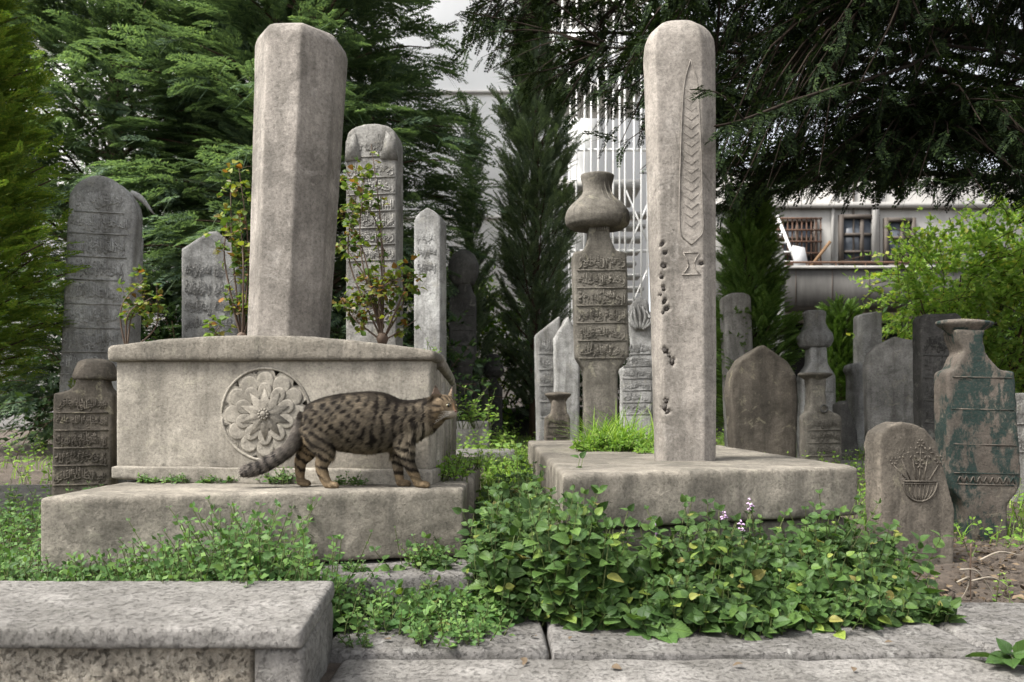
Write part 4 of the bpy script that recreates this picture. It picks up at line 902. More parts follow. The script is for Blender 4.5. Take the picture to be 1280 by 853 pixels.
# leaning octagonal pillar standing in the chest tomb
def ring_column(name, rings, mat, parent=None, voxel=.007, **kw):
    """rings: list of (z, [(x, y)...]) with equal counts"""
    mb = MB(); n = len(rings[0][1]); V = np.concatenate([np.c_[np.asarray(p), np.full(n, z)] for z, p in rings])
    q = [(i * n + j, i * n + (j + 1) % n, (i + 1) * n + (j + 1) % n, (i + 1) * n + j) for i in range(len(rings) - 1) for j in range(n)]
    t = [(0, j + 1, j) for j in range(1, n - 1)] + [((len(rings) - 1) * n, (len(rings) - 1) * n + j, (len(rings) - 1) * n + j + 1) for j in range(1, n - 1)]
    mb.add(V, q, t); return worn(name, mb, mat, parent, voxel, **kw)
octo = lambda r_: [(r_ * math.cos(R(30 + 45 * k)), r_ * math.sin(R(30 + 45 * k)) * -1.0) for k in range(8)][::-1]
dP = 2.46
pz = .64; topz = CAM_Z + (HOR - 27) * (dP - .08) / F_PX
rings = [(0, octo(.132)), (.3, octo(.136)), (.7, octo(.143)), (topz - pz - .05, octo(.151)), (topz - pz - .025, octo(.143)), (topz - pz - .008, octo(.118)), (topz - pz, octo(.07))]
pc = ring_column('stone_pillar', rings, M['column'], None, .006, amp=.0012, chip=.4, it=1)
p = P(357, 430, dP); pc.location = (p[0], dP + .02, pz); pc.rotation_euler = (R(0), R(2.6), 0)
tag(pc, 'thick octagonal stone pillar leaning right on top of the chest tomb', 'stone pillar')

# ---------------------------------------------------------------- right hand plinth and its tall pillar
PZ = .356
pl_ = thing('grave_plinth', 'low thick beige stone plinth under the tall carved pillar', 'tomb base', (.58, 2.1, 0))
def pp(pts): return [(x - .58, y - 2.1) for x, y in pts]
m1 = MB(); plan(m1, pp([(.13, 1.90), (1.03, 2.20), (1.10, 4.6), (.10, 4.7)]), .206, PZ); worn('top_slab', m1, M['beige'], pl_, .010, .005, 6, 1.0, 6)
m1 = MB(); plan(m1, pp([(.145, 1.93), (1.01, 2.22), (1.05, 4.5), (.12, 4.6)]), -.08, .203); worn('foundation', m1, M['beige'], pl_, .014, .006, 6, .8, 5)
d2 = 2.42
cp = P(863, 577, d2); k2 = d2 / F_PX
col = thing('stone_pillar', 'tall round topped stone pillar with carved cypress on the low plinth', 'stone pillar', (cp[0], d2 + .06, PZ - .003))
sec = np.array([(-1, .15), (-.80, -.62), (.50, -.68), (1.0, -.12), (1.0, .5), (.6, 1.0), (-.6, 1.0), (-1, .6)])
def csec(half, cx=0, dy=.075): return [(cx + half * a, dy * b) for a, b in sec]
hh = lambda py: CAM_Z - (py - HOR) * (k2 * 1.014) - PZ
prof = [(580, 37.5, 0), (450, 39.5, -1.5), (300, 41.5, -4), (150, 43.5, -6), (60, 44.5, -7.5), (45, 43, -7.5), (35, 38, -8), (28, 30, -8), (23.5, 20, -8), (21.5, 9, -8)]
PITS = ((829, 306, 3), (833, 317, 2.4), (831, 333, 3.4), (828, 346, 3.2), (831, 361, 3), (827, 368, 2), (832, 377, 3), (835, 386, 3.4), (830, 391, 2), (833, 438, 4), (838, 444, 2.4), (842, 452, 4), (832, 508, 4.5), (836, 514, 3), (878, 330, 3), (834, 500, 3))
worn_c = ring_column('shaft', [(hh(y_), csec(h_ * k2, c_ * k2, .075 * (1 if y_ > 50 else max(.3, h_ / 44)))) for y_, h_, c_ in prof], M['column'], col, .0045, amp=.0018, chip=.6, it=4)
_n = len(worn_c.data.vertices); _c = np.empty(_n * 3, np.float32); worn_c.data.vertices.foreach_get('co', _c); _c = _c.reshape(-1, 3)
for k_, (px, py, s_) in enumerate(PITS):        # small holes knocked into the face
    cx_, cz_ = (px - 863) * k2, hh(py); rr_ = s_ * k2 * 1.25; ang = np.arctan2(_c[:, 2] - cz_, _c[:, 0] - cx_)
    q_ = np.hypot(_c[:, 0] - cx_, (_c[:, 2] - cz_) * .85) / (rr_ * (1 + .25 * np.sin(2 * ang + k_) + .15 * np.sin(5 * ang + 2 * k_)))
    m_ = (q_ < 1) & (_c[:, 1] < 0); _c[m_, 1] += .011 * (1 - q_[m_] ** 2)
worn_c.data.vertices.foreach_set('co', _c.ravel()); worn_c.data.update()
rc = MB(); yfc = -.0505
def cc(px, py): return ((px - 863) * k2, yfc, hh(py))
def fy(pts): return [cc(*p_) for p_ in pts]
rc.tube(catmull(fy([(864, 78), (856, 110), (852, 180), (850, 250), (851, 290), (857, 300), (865, 307)]), 26), .002, 5)
rc.tube(catmull(fy([(864, 78), (873, 110), (877, 180), (879, 250), (880, 288), (873, 300), (865, 307)]), 26), .002, 5)
for k in range(16):
    y_ = 120 + k * 11; rc.tube(fy([(856, y_ - 7), (865, y_), (874, y_ - 7)]), .0009, 4)
rc.tube(catmull(fy([(855, 318), (860, 326), (861, 334), (855, 343)]), 8), .002, 5); rc.tube(catmull(fy([(875, 318), (870, 326), (869, 334), (875, 343)]), 8), .002, 5); rc.tube(fy([(853, 344), (877, 344)]), .0022, 5); rc.tube(fy([(855, 317), (875, 317)]), .0016, 5)
rc.build('carved_cypress', M['column'], col, True)
pt_ = MB(); r_ = np.random.default_rng(5)
M['pit'] = plain_mat('dark_pitted_stone', (.05, .045, .04), (.09, .08, .072), 40, .95, .1, .6)
for (px, py, s_) in PITS:
    an = np.linspace(0, 2 * math.pi, 9, endpoint=False); c = np.array(cc(px, py)); c[1] = -.0425 if px < 850 else -.046; rad = s_ * k2 * .95 * r_.uniform(.7, 1.25, 9)
    V = [c] + [c + (rad[j] * math.cos(a), .0008, rad[j] * 1.15 * math.sin(a)) for j, a in enumerate(an)] + [c + (0, .006, 0)]
    pt_.add(V, None, [(0, 1 + (j + 1) % 9, 1 + j) for j in range(9)] + [(10, 1 + j, 1 + (j + 1) % 9) for j in range(9)])
pt_.build('dark_pits', M['pit'], col)

# ---------------------------------------------------------------- low wall in the foreground, left
fw = thing('low_stone_wall', 'low grey stone wall with thick coping in the left foreground', 'wall', (-1.0, 1.45, 0))
def fp_(pts): return [(x + 1.0, y - 1.45) for x, y in pts]
m1 = MB(); plan(m1, fp_([(-2.2, 1.262), (-.357, 1.265), (-.392, 1.64), (-2.3, 1.64)]), .102, .140); worn('coping', m1, M['rough'], fw, .0065, .003, 10, 1.0, 4)
m1 = MB(); plan(m1, fp_([(-2.2, 1.285), (-.4485, 1.288), (-.475, 1.62), (-2.3, 1.62)]), -.08, .105); worn('rubble_core', m1, M['rubble'], fw, .0065, .010, 16, 1.0, 3)
m1 = MB(); plan(m1, fp_([(-.4470, 1.278), (-.360, 1.278), (-.395, 1.632), (-.473, 1.632)]), -.08, .1015); worn('end_stone', m1, M['rough'], fw, .007, .004, 10, .9, 4)
# ---------------------------------------------------------------- low plants
def herb(stm, lf, base, h, leaf, r, pairs=4, lean=(0, 0), size_top=.5, tilt=.25, alt=True):
    """one upright herb: stem tube into stm, leaf placements into lf"""
    base = np.asarray(base, float)
    tip = base + (lean[0] * h, lean[1] * h, h)
    c = catmull([base, base * .5 + tip * .5 + r.normal(0, .06, 3) * h, tip], 6)
    stm.tube(c, np.linspace(.0022, .0010, 6), 3, cap=False)
    a0 = r.uniform(0, 6.28)
    for k in range(pairs):
        t = (.22 + .78 * (k + 1) / pairs); f = t * 5; i = min(int(f), 4); p = c[i] + (c[i + 1] - c[i]) * (f - i)
        s = leaf * (1 - (1 - size_top) * max(0, (t - .55) / .45)) * r.uniform(.7, 1.15)
        for q in range(2):
            a = a0 + q * math.pi + (k % 2) * math.pi / 2 + r.normal(0, .25)
            el = r.normal(tilt if t < .9 else tilt + .45, .25)
            d = np.array((math.cos(a) * math.cos(el), math.sin(a) * math.cos(el), math.sin(el)))
            lf[0].append(p + d * .12 * s); lf[1].append(d); lf[2].append(np.array((0, -.6, 1.)) + np.array((lean[0], lean[1], 0)) * .8 + r.normal(0, .38, 3)); lf[3].append(s)
def herb_build(name, lf, stm, shapes, mat, parent=None):
    uv = mat is F['cover']
    L, D, U, S = (np.array(a) for a in lf); mb = MB(); pick = np.arange(len(L)) % len(shapes)
    for k, (v, q, t) in enumerate(shapes):
        m = pick == k
        if m.any(): spread(mb, v, q, t, L[m], frames(D[m], U[m]), S[m], uv)
    return mb
def new_lf(): return ([], [], [], [])
def blades(mb, r, n, fx, fy, fz, h, w=.004, bend=.5, az=None):
    bx = fx(n); by = fy(n); bz = fz(bx, by)
    a = r.uniform(0, 6.28, n) if az is None else az(n); hh = h * r.uniform(.45, 1.15, n); bd = bend * r.uniform(.2, 1.4, n)
    V = []; Q = []
    d = np.stack([np.cos(a), np.sin(a), np.zeros(n)], 1); s = np.stack([-np.sin(a), np.cos(a), np.zeros(n)], 1); b = np.stack([bx, by, bz], 1)
    for t, ww in ((0, 1), (.35, .95), (.7, .65), (1, .08)):
        c = b + d * (hh * bd * t ** 2)[:, None] + np.array((0, 0, 1.)) * (hh * t * (1 - .35 * bd * t))[:, None]
        V += [c - s * w * ww / 2, c + s * w * ww / 2]
    V = np.stack(V, 1).reshape(-1, 3); o = np.arange(n)[:, None] * 8
    Q = np.concatenate([o + np.array([[2 * k, 2 * k + 1, 2 * k + 3, 2 * k + 2]]) for k in range(3)])
    mb.add(V, Q)

# broad leaved cover in front of the plinth
r = np.random.default_rng(31); lf = new_lf(); st = MB()
yface = lambda x: np.where(x > .12, 1.9 + (x - .13) * .333, 2.3)
n = 0
while n < 900:
    x = r.uniform(-.26, 1.08); yf_ = float(yface(x)) - .02
    front = 1.735 + .05 * math.sin(x * 9) * .6 + (.06 if x < .12 else 0) + max(0, x - .85) * .3
    y = r.uniform(front, max(front + .05, min(yf_, front + .42)))
    u = (y - front) / .32
    if x < .1: u *= .75
    top = .06 + (.24 if x < .4 else .20) * min(1, u) + .03 * math.sin(x * 17) + .02 * r.normal()
    if x > .9: top *= max(.5, 1 - (x - .9) * 2.2)
    if x < -.05: top *= .6
    h = max(.04, top * r.uniform(.5, 1.2) * (.9 + .4 * noise.noise((x * 6, y * 6, 0)) )); n += 1
    herb(st, lf, (x, y, -.03), h + .03, (r.uniform(.030, .062) if r.uniform() < .70 else r.uniform(.014, .03)) * (1 if x > .15 else .8), r, pairs=int(3 + h * 17), lean=(r.normal(0, .22), r.normal(-.28, .2)))
# shoots up along the side of the plinth and the path
for _ in range(190):
    y = r.uniform(1.95, 3.1); x = r.uniform(-.10, .10 - .0 * y); h = r.uniform(.08, .26) * (1.15 if x > 0 else .75)
    herb(st, lf, (x, y, float(gz(x, y))), h, r.uniform(.026, .050), r, pairs=int(3 + h * 16), lean=(r.normal(-.1, .2), r.normal(-.1, .2)))
for _ in range(130):        # tall shoots climbing over the front left corner of the plinth
    x = r.uniform(-.06, .27); y = r.uniform(1.80, float(1.9 + max(0, x - .13) * .333) - .01) if x > .1 else r.uniform(1.82, 2.25)
    h = r.uniform(.16, .36) * (1 if x < .2 else .8)
    herb(st, lf, (x, y, -.03), h, r.uniform(.03, .062), r, pairs=int(3 + h * 15), lean=(r.normal(0, .16), r.normal(-.15, .15)))
cover = herb_build('c', lf, st, OVATE, F['cover'])
stuff(cover.build('leafy_ground_cover', F['cover'], smooth=True), 'dense broad leaved green herbs growing in front of the low plinth', 'ground cover')
stuff(st.build('ground_cover_stems', M['stem'], smooth=True), 'thin green stems of the broad leaved herbs before the plinth', 'ground cover')

# smaller leaved cover along the ledge on the left
r = np.random.default_rng(32); lf = new_lf(); st = MB()
for _ in range(1250):
    x = r.uniform(-1.45, -.42) if r.uniform() < .84 else r.uniform(-.44, -.02); y = r.uniform(1.66, 1.84 + .21 * max(0, x + 1.18) * .5)
    prof = np.interp(x, [-1.45, -1.1, -.9, -.72, -.62, -.5, -.42, -.02], [.22, .15, .19, .27, .31, .21, .10, .06])
    h = max(.04, prof * r.uniform(.35, 1.0) * (1 if y > 1.74 else .75))
    if x > -.44 and y < 1.70: continue
    herb(st, lf, (x, y, -.03), h + .03, r.uniform(.018, .042), r, pairs=int(3 + h * 22), lean=(r.normal(0, .25), r.normal(-.12, .2)))
for _ in range(700):
    x = r.uniform(-2.3, -1.2); y = r.uniform(1.75, 3.1); h = r.uniform(.05, .2)
    herb(st, lf, (x, y, float(gz(x, y))), h, r.uniform(.018, .036), r, pairs=int(3 + h * 20), lean=(r.normal(0, .25), r.normal(-.1, .2)))
mb = herb_build('c', lf, st, [LEAF], F['clover'])
stuff(mb.build('small_leaf_ground_cover', F['clover']), 'small leaved green weeds massed along the foot of the ledge on the left', 'ground cover')
stuff(st.build('ground_cover_stems', M['stem'], smooth=True), 'thin green stems of the small leaved weeds below the ledge', 'ground cover')

# clump of small weeds spilling over the paving, and a few singles
def clump(name, label, cx, cy, z, rad, n, h, leaf, mat, seed, shapes=None, lean=-.1, cat='plant', pairs=4, sy=.6):
    r = np.random.default_rng(seed); lf = new_lf(); st = MB()
    root = thing(name, label, cat, (cx, cy, z))
    for _ in range(n):
        q = r.uniform(0, 1) ** .6; a = r.uniform(0, 6.28)
        herb(st, lf, (q * rad * math.cos(a), q * rad * sy * math.sin(a), 0), h * r.uniform(.4, 1.1) * (1 - .5 * q), leaf * r.uniform(.7, 1.2), r, pairs=pairs, lean=(r.normal(0, .35), r.normal(lean, .3)))
    st.build('stems', M['stem'], root, True); herb_build('c', lf, st, shapes or [LEAF], mat).build('leaves', mat, root)
    return root
clump('weed', 'bushy small leaved weed spilling over the paving joint in front', -.14, 1.66, -.005, .10, 46, .085, .020, F['clover'], 41, lean=-.5)
clump('weed', 'tiny weed growing beside the end of the foreground wall', -.335, 1.62, -.005, .03, 8, .05, .014, F['clover'], 42)
clump('weed', 'small dark green tuft at the foot of the ledge by the step', -.41, 1.955, .085, .035, 16, .045, .016, F['clover'], 43)
clump('weed', 'leafy green weed at the right corner of the step below the ledge', -.235, 1.99, .085, .06, 26, .10, .024, F['clover'], 44)
for k, (px, s_) in enumerate(((178, .8), (215, 1.), (262, 1.), (285, .7), (345, 1.3), (362, 1.2))):
    x = (px - 640) * 2.22 / F_PX
    clump('weed', ('low green creeping weed below the left end of the chest tomb', 'low creeping weed on the ledge left of the rosette', 'spreading weed on the ledge under the left of the rosette', 'tiny weed on the ledge under the middle of the rosette', 'dark green weed on the ledge behind the tail of the cat', 'dark green weed on the ledge behind the hind legs of the cat')[k], x, 2.2 - .08 * (x + .25) , LZ - .004, .04 * s_, int(14 * s_), .045 * s_, .017, F['clover'], 50 + k, sy=.4)
clump('weed', 'dark green weed in the shade on the ledge under the belly of the cat', -.47, 2.17, LZ - .004, .05, 16, .05, .018, F['clover'], 57, sy=.4)
clump('weed', 'fresh green leafy weed on the ledge under the head of the cat', -.205, 2.36, LZ - .006, .075, 34, .10, .024, F['weed'], 58, sy=1.4)
clump('weed', 'fresh green trailing weed further back along the side ledge', -.185, 2.85, LZ - .006, .09, 36, .11, .026, F['weed'], 59, sy=2.2)
clump('weed', 'bright green plant sprouting above the right corner of the chest tomb', -.17, 3.3, .45, .10, 24, .24, .032, F['weed'], 60, sy=1.4)
clump('nettle', 'plant with four large toothed leaves at the front of the leafy bed', .335, 1.735, -.02, .012, 2, .075, .066, F['cover'], 61, shapes=TOOTHED, lean=-.5, pairs=3)
clump('nettle', 'toothed leaved plant standing by the left end of the plinth', .20, 1.80, -.02, .02, 3, .16, .05, F['cover'], 62, shapes=TOOTHED, lean=-.4, pairs=4)
clump('leafy_sprig', 'sprig with large green leaves poking in at the lower right corner', 1.0, 1.50, -.01, .02, 3, .075, .07, F['cover'], 63, shapes=OVATE, lean=-.2, pairs=3)
for k, (px, py, d) in enumerate(((820, 662, 1.88), (905, 642, 2.0), (938, 630, 2.05), (927, 658, 1.98))):
    p = P(px, py, d); fl = MB(); rr = np.random.default_rng(70 + k)
    root = thing('flowering_nettle', ('purple flowering nettle low over the left half of the leafy bed', 'purple flowering nettle beside the tallest flower spike', 'tallest purple flowering nettle in front of the plinth', 'small purple flowering nettle right of the middle of the bed')[k], 'flower', (p[0], p[1], 0))
    sm = MB(); sm.tube([(0, .02, -.02), (0, .005, p[2] * .6), (0, 0, p[2] + .006)], .0018, 4); sm.build('stem', M['stem'], root, True)
    for j in range(9):
        a = rr.uniform(0, 6.28); z_ = p[2] + rr.uniform(-.018, .012)
        fl.tube([(0, 0, z_), (.006 * math.cos(a), .006 * math.sin(a), z_ + .003), (.011 * math.cos(a), .011 * math.sin(a), z_ + .001)], [.0015, .003, .0018], 5)
    if 'petal' not in M: M['petal'] = plain_mat('purple_petals', (.42, .27, .45), (.55, .40, .55), 30, .6, .3, 0)
    fl.build('flower_spike', M['petal'], root, True)

# bright grass on the plinth and weeds further back
r = np.random.default_rng(33)
g1 = MB(); U_ = lambda a, b: (lambda n: r.uniform(a, b, n)); Nn = lambda a, b: (lambda n: r.normal(a, b, n))
for gx_, gy_, nn_g, gh_ in ((.40, 3.3, 150, .22), (.47, 3.15, 130, .19), (.52, 3.35, 150, .24), (.34, 3.2, 90, .14), (.58, 3.25, 90, .15), (.45, 3.5, 110, .2), (.64, 3.1, 60, .1)):
    blades(g1, r, int(nn_g * .8), Nn(gx_, .04), Nn(gy_, .05), lambda x, y: np.full(len(x), PZ - .006), gh_ * 1.05, .0055, 1.25)
blades(g1, r, 240, U_(.28, .72), U_(3.0, 3.6), lambda x, y: np.full(len(x), PZ - .006), .07, .005, 1.2)
o = g1.build('grass_tuft', F['grass']); tag(o, 'bright green tuft of long grass growing on the low plinth', 'grass')
clump('weed', 'low bright leaves among the long grass on the low plinth', .47, 3.15, PZ - .006, .20, 150, .10, .032, F['weed'], 68)
clump('weed', 'bright clover growing on the plinth beside the tall carved pillar', .62, 2.95, PZ - .006, .12, 60, .07, .022, F['weed'], 64)
tw = MB()
blades(tw, r, 1500, U_(-.16, .14), U_(2.7, 5.5), lambda x, y: gz(x, y) - .01, .13, .005, .7)
blades(tw, r, 2600, U_(-.3, 3.6), U_(4.8, 8.5), lambda x, y: gz(x, y) - .01, .12, .007, .7)
blades(tw, r, 900, U_(1.15, 2.7), U_(2.75, 4.8), lambda x, y: gz(x, y) - .01, .12, .006, .7)
blades(tw, r, 260, U_(-1.16, -.85), U_(1.72, 1.84), lambda x, y: gz(x, y) - .01, .17, .004, .5)
blades(tw, r, 700, U_(-3.5, -1.2), U_(2.4, 6), lambda x, y: gz(x, y) - .01, .11, .006, .7)
stuff(tw.build('grass', F['grass']), 'bright green grass growing between the graves', 'grass')
lf = new_lf(); st = MB()
def field(n, x0, x1, y0, y1, hmin, hmax, l0, l1):
    for _ in range(n):
        x = r.uniform(x0, x1); y = r.uniform(y0, y1); h = r.uniform(hmin, hmax)
        herb(st, lf, (x, y, float(gz(x, y)) - .01), h, r.uniform(l0, l1), r, pairs=int(3 + h * 12), lean=(r.normal(0, .25), r.normal(-.1, .2)))
field(170, -.17, .14, 3.0, 5.4, .05, .16, .022, .042)
field(130, -.75, .0, 5.0, 7.5, .06, .26, .035, .06)
field(150, 1.12, 2.6, 2.9, 4.6, .05, .16, .022, .042)
field(60, 1.55, 2.3, 2.55, 3.2, .03, .12, .02, .036)
field(26, 1.12, 1.75, 2.0, 2.5, .04, .09, .014, .03)
field(240, -.2, 4.5, 4.8, 8.5, .06, .2, .04, .065)
field(160, -4.0, -1.3, 3.0, 6.0, .06, .25, .03, .05)
stuff(herb_build('c', lf, st, [LEAF], F['weed']).build('weeds', F['weed']), 'fresh green weeds covering the soil between the graves', 'ground cover')
stuff(st.build('weed_stems', M['stem'], smooth=True), 'thin stems of the weeds between the graves', 'ground cover')

# rose bushes on and beside the chest tomb
def rose(name, label, root_px, tips, seed, d0, spread_=.09, nl=26, leaf=.026):
    r = np.random.default_rng(seed); b = P(*root_px, d0)
    root = thing(name, label, 'rose bush', b); st = MB(); L, D, U, S = [], [], [], []
    kn = MB(); kn.lathe([(.012, -.03), (.024, 0), (.018, .018), (.004, .028)], 10); 
    st.add(*[kn.arrays()[0]], kn.arrays()[1], kn.arrays()[2])
    for (px, py, dd, rad) in tips:
        e = P(px, py, d0 + dd) - b; mid = e * .5 + r.normal(0, .035, 3) + np.array((0, 0, .03))
        c = catmull([(0, 0, -.01), mid, e], 14); st.tube(c, np.linspace(.0042, .0016, 14), 5, cap=False)
        for j in range(int(nl * rad / 25)):
            t = min(13, max(4, 13 - abs(r.normal(0, 3.2)))); k = min(int(t), 12); p = c[k] + (c[k + 1] - c[k]) * (t - k)
            q = p + unit(r.normal(size=3)) * rad * d0 / F_PX * r.uniform(.2, 1.0)
            if j % 2 == 0: st.tube([p, (p + q) / 2 + (0, 0, .004), q], .0009, 3, cap=False)
            dr = unit(q - p + 1e-6); sd = unit(np.cross(dr, (0, 0, 1.)))
            for off in (dr, dr * .4 + sd, dr * .4 - sd):
                L.append(q + r.normal(0, .003, 3)); D.append(off + r.normal(0, .3, 3)); U.append(np.array((0, -.3, 1.)) + r.normal(0, .5, 3)); S.append(leaf * r.uniform(.55, 1.15))
    st.build('stems', M['rosestem'], root, True)
    fo = MB(); spread(fo, OVATE[0][0] * (1.25, 1, 1), OVATE[0][1], None, np.array(L), frames(np.array(D), np.array(U)), np.array(S)); fo.build('leaves', F['rose'], root, True)
    return root
rose('rose_bush', 'rose bush with reddish yellow leaves on the tomb left of the octagonal pillar', (303, 424), [(298, 205, 0, 24), (288, 222, .05, 18), (284, 278, 0, 22), (300, 268, .05, 18), (292, 318, .0, 18), (302, 355, .05, 20), (296, 385, 0, 18), (276, 405, -.05, 18), (306, 300, .05, 16)], 81, 2.75)
rose('rose_bush', 'rose bush with bare stems and reddish leaves right of the octagonal pillar', (478, 424), [(432, 212, .0, 30), (446, 240, .02, 28), (430, 262, .05, 24), (456, 215, 0, 14), (424, 300, .05, 18), (508, 342, -.1, 24), (518, 350, -.1, 18), (490, 352, -.05, 20), (470, 345, 0, 18), (455, 365, 0, 22), (438, 385, .05, 24), (425, 372, .05, 22), (446, 402, 0, 22), (500, 385, 0, 12), (470, 290, .05, 7), (464, 180, .05, 6), (520, 400, .1, 8)], 82, 2.85)
rose('rose_bush', 'small rose shoot with red tinged leaves beside the tall arched headstone', (158, 440), [(180, 350, 0, 24), (190, 372, 0, 20), (170, 385, .05, 20), (196, 358, -.05, 14)], 83, 3.1)
clump('weed', 'bright green shoots growing on the tomb below the reddish rose leaves', (418 - 640) * 2.6 / F_PX, 2.62, .70, .05, 24, .10, .02, F['weed'], 65, sy=.8)
clump('weed', 'green leafy shoots on the tomb left of the octagonal pillar foot', (285 - 640) * 2.55 / F_PX, 2.55, .71, .06, 16, .07, .022, F['weed'], 66, sy=.8)
clump('weed', 'fresh seedlings on the tomb top at the right corner', (535 - 640) * 2.5 / F_PX, 2.55, .69, .03, 9, .09, .02, F['weed'], 67, sy=.8)

# soil clods, dry twigs, dropped leaves
r = np.random.default_rng(34); cb = MB()
for _ in range(700):
    x = r.uniform(1.08, 2.3); y = r.uniform(1.95, 2.75); s = .003 + .026 * r.uniform() ** 4
    z = float(gz(x, y)) + .06 * math.exp(-((x - 1.75) / .5) ** 2 - ((y - 2.25) / .35) ** 2)
    ph = r.uniform(0, 6, 3); V = []
    for a in np.linspace(0, 2 * math.pi, 6, endpoint=False):
        for el in (-.6, .6): V.append((s * math.cos(a) * math.cos(el) * r.uniform(.7, 1.2), s * math.sin(a) * math.cos(el) * r.uniform(.7, 1.2), s * math.sin(el) * r.uniform(.6, 1.1)))
    V += [(0, 0, -s), (0, 0, s)]
    V = np.array(V) + (x, y, z)
    q = [(2 * j, 2 * ((j + 1) % 6), 2 * ((j + 1) % 6) + 1, 2 * j + 1) for j in range(6)]; t = [(12, 2 * ((j + 1) % 6), 2 * j) for j in range(6)] + [(13, 2 * j + 1, 2 * ((j + 1) % 6) + 1) for j in range(6)]
    cb.add(V, q, t)
stuff(cb.build('soil_clods', bpy.data.materials['garden_soil']), 'loose brown clods of soil around the carved headstones on the right', 'soil')
M['straw'] = plain_mat('dry_pale_twig', (.30, .265, .215), (.20, .165, .125), 20, .8, .2, 0)
M['deadleaf'] = plain_mat('dry_brown_leaf', (.085, .062, .04), (.13, .095, .06), 30, .7, .2, 0)
for k, pts in enumerate(([(1200, 712), (1222, 715), (1243, 748), (1250, 775)], [(1196, 728), (1212, 722), (1206, 742), (1190, 760)], [(1214, 680), (1213, 720), (1214, 770)], [(1215, 726), (1240, 722), (1262, 735)], [(1225, 700), (1250, 690), (1278, 695)])):
    b = P(*pts[0], 2.02); tb = MB(); tb.tube(catmull([P(px, py, 2.05 + .01 * j) - b for j, (px, py) in enumerate(pts)], 14), np.linspace(.0028, .0012, 14), 5)
    o = tb.build('dry_twig', M['straw'] if k != 2 else M['rosestem'], smooth=True, loc=b)
    tag(o, ('pale curved dry stem lying over the soil at the right', 'pale looped dry stem at the foot of the carved bowl stone', 'thin upright brown stalk beside the carved bowl stone', 'short pale dry stem branching from the curved one', 'thin dry stem on the soil at the right edge')[k], 'twig', 'dry twigs on the soil')
lt_ = MB(); nL = 1800; px_ = r.uniform(1.08, 2.4, nL); py_ = r.uniform(1.98, 2.9, nL)
pz_ = gz(px_, py_) + .06 * np.exp(-((px_ - 1.75) / .5) ** 2 - ((py_ - 2.25) / .35) ** 2) + .012
spread(lt_, *LEAF, np.c_[px_, py_, pz_], frames(r.normal(size=(nL, 3)) * (1, 1, .25), np.array((0, 0, 1.)) + r.normal(0, .3, (nL, 3))), r.uniform(.008, .026, nL))
F['litter'] = leaf_mat('dry_leaf_litter', [(0, (.035, .025, .018)), (.6, (.09, .065, .042)), (1, (.20, .15, .10))], .1, .8, 3, .1, .3)
stuff(lt_.build('leaf_litter', F['litter']), 'brown dry leaf litter over the soil at the right', 'leaf litter')
lfm = MB(); v, q, t = OVATE[1]; lfm.add(v * .022, q); 
proto = None
for k in range(10):
    x = r.uniform(-.3, 1.1); y = r.uniform(1.45, 1.72); z = .004 if y > 1.6 else -.004
    if proto is None: proto = lfm.build('dry_leaf', M['deadleaf'], smooth=True); o = proto
    else: o = proto.copy(); COL.objects.link(o)
    o.location = (x, y, z + .003); o.rotation_euler = (r.normal(0, .15), r.normal(0, .15), r.uniform(0, 6.28)); o.scale = (r.uniform(.5, 1.1),) * 3
    tag(o, 'small dry brown leaf lying on the grey paving', 'leaf', 'dry leaves on the paving')
# ---------------------------------------------------------------- tabby cat walking on the ledge
CD = 2.11; KC = CD / F_PX / 3.765                   # metres per sketch unit
def cw(cx, cy, ly=0.0):
    return np.array(((cx / 3.765 + 280 - 640) * CD / F_PX, CD + ly * KC, CAM_Z - (cy / 3.765 + 460 - HOR) * CD / F_PX))
FZ = (CAM_Z - LZ) / CD * F_PX; FEET = (FZ + HOR - 460) * 3.765      # sketch row of the ledge surface
def loft(mb, rows, n=28, m=22):
    """rows: (cx, cy, ly, radius in the side view, radius across)"""
    rows = np.asarray(rows, float); s = catmull(rows, n)
    p = np.stack([s[:, 0], s[:, 2], -s[:, 1]], 1)
    T = np.gradient(p, axis=0); T /= np.linalg.norm(T, axis=1)[:, None]
    lat = np.tile((0, 1.0, 0), (n, 1)); lat -= T * np.sum(T * lat, 1)[:, None]; lat /= np.linalg.norm(lat, axis=1)[:, None]
    up = np.cross(T, lat)
    a = np.linspace(0, 2 * math.pi, m, endpoint=False)
    ring = p[:, None] + up[:, None] * np.sin(a)[None, :, None] * s[:, 3][:, None, None] + lat[:, None] * np.cos(a)[None, :, None] * s[:, 4][:, None, None]
    v = ring.reshape(-1, 3)
    W_ = np.stack([cw(q[0], -q[2], q[1]) for q in np.vstack([v, p[0], p[-1]])])
    i = np.arange(n - 1)[:, None] * m; j = np.arange(m)[None, :]; jn = (j + 1) % m
    q = np.stack([i + j, i + jn, i + m + jn, i + m + j], -1).reshape(-1, 4)
    c0, c1 = n * m, n * m + 1
    t = [(c0, (k + 1) % m, k) for k in range(m)] + [(c1, (n - 1) * m + k, (n - 1) * m + (k + 1) % m) for k in range(m)]
    mb.add(W_, q, t)
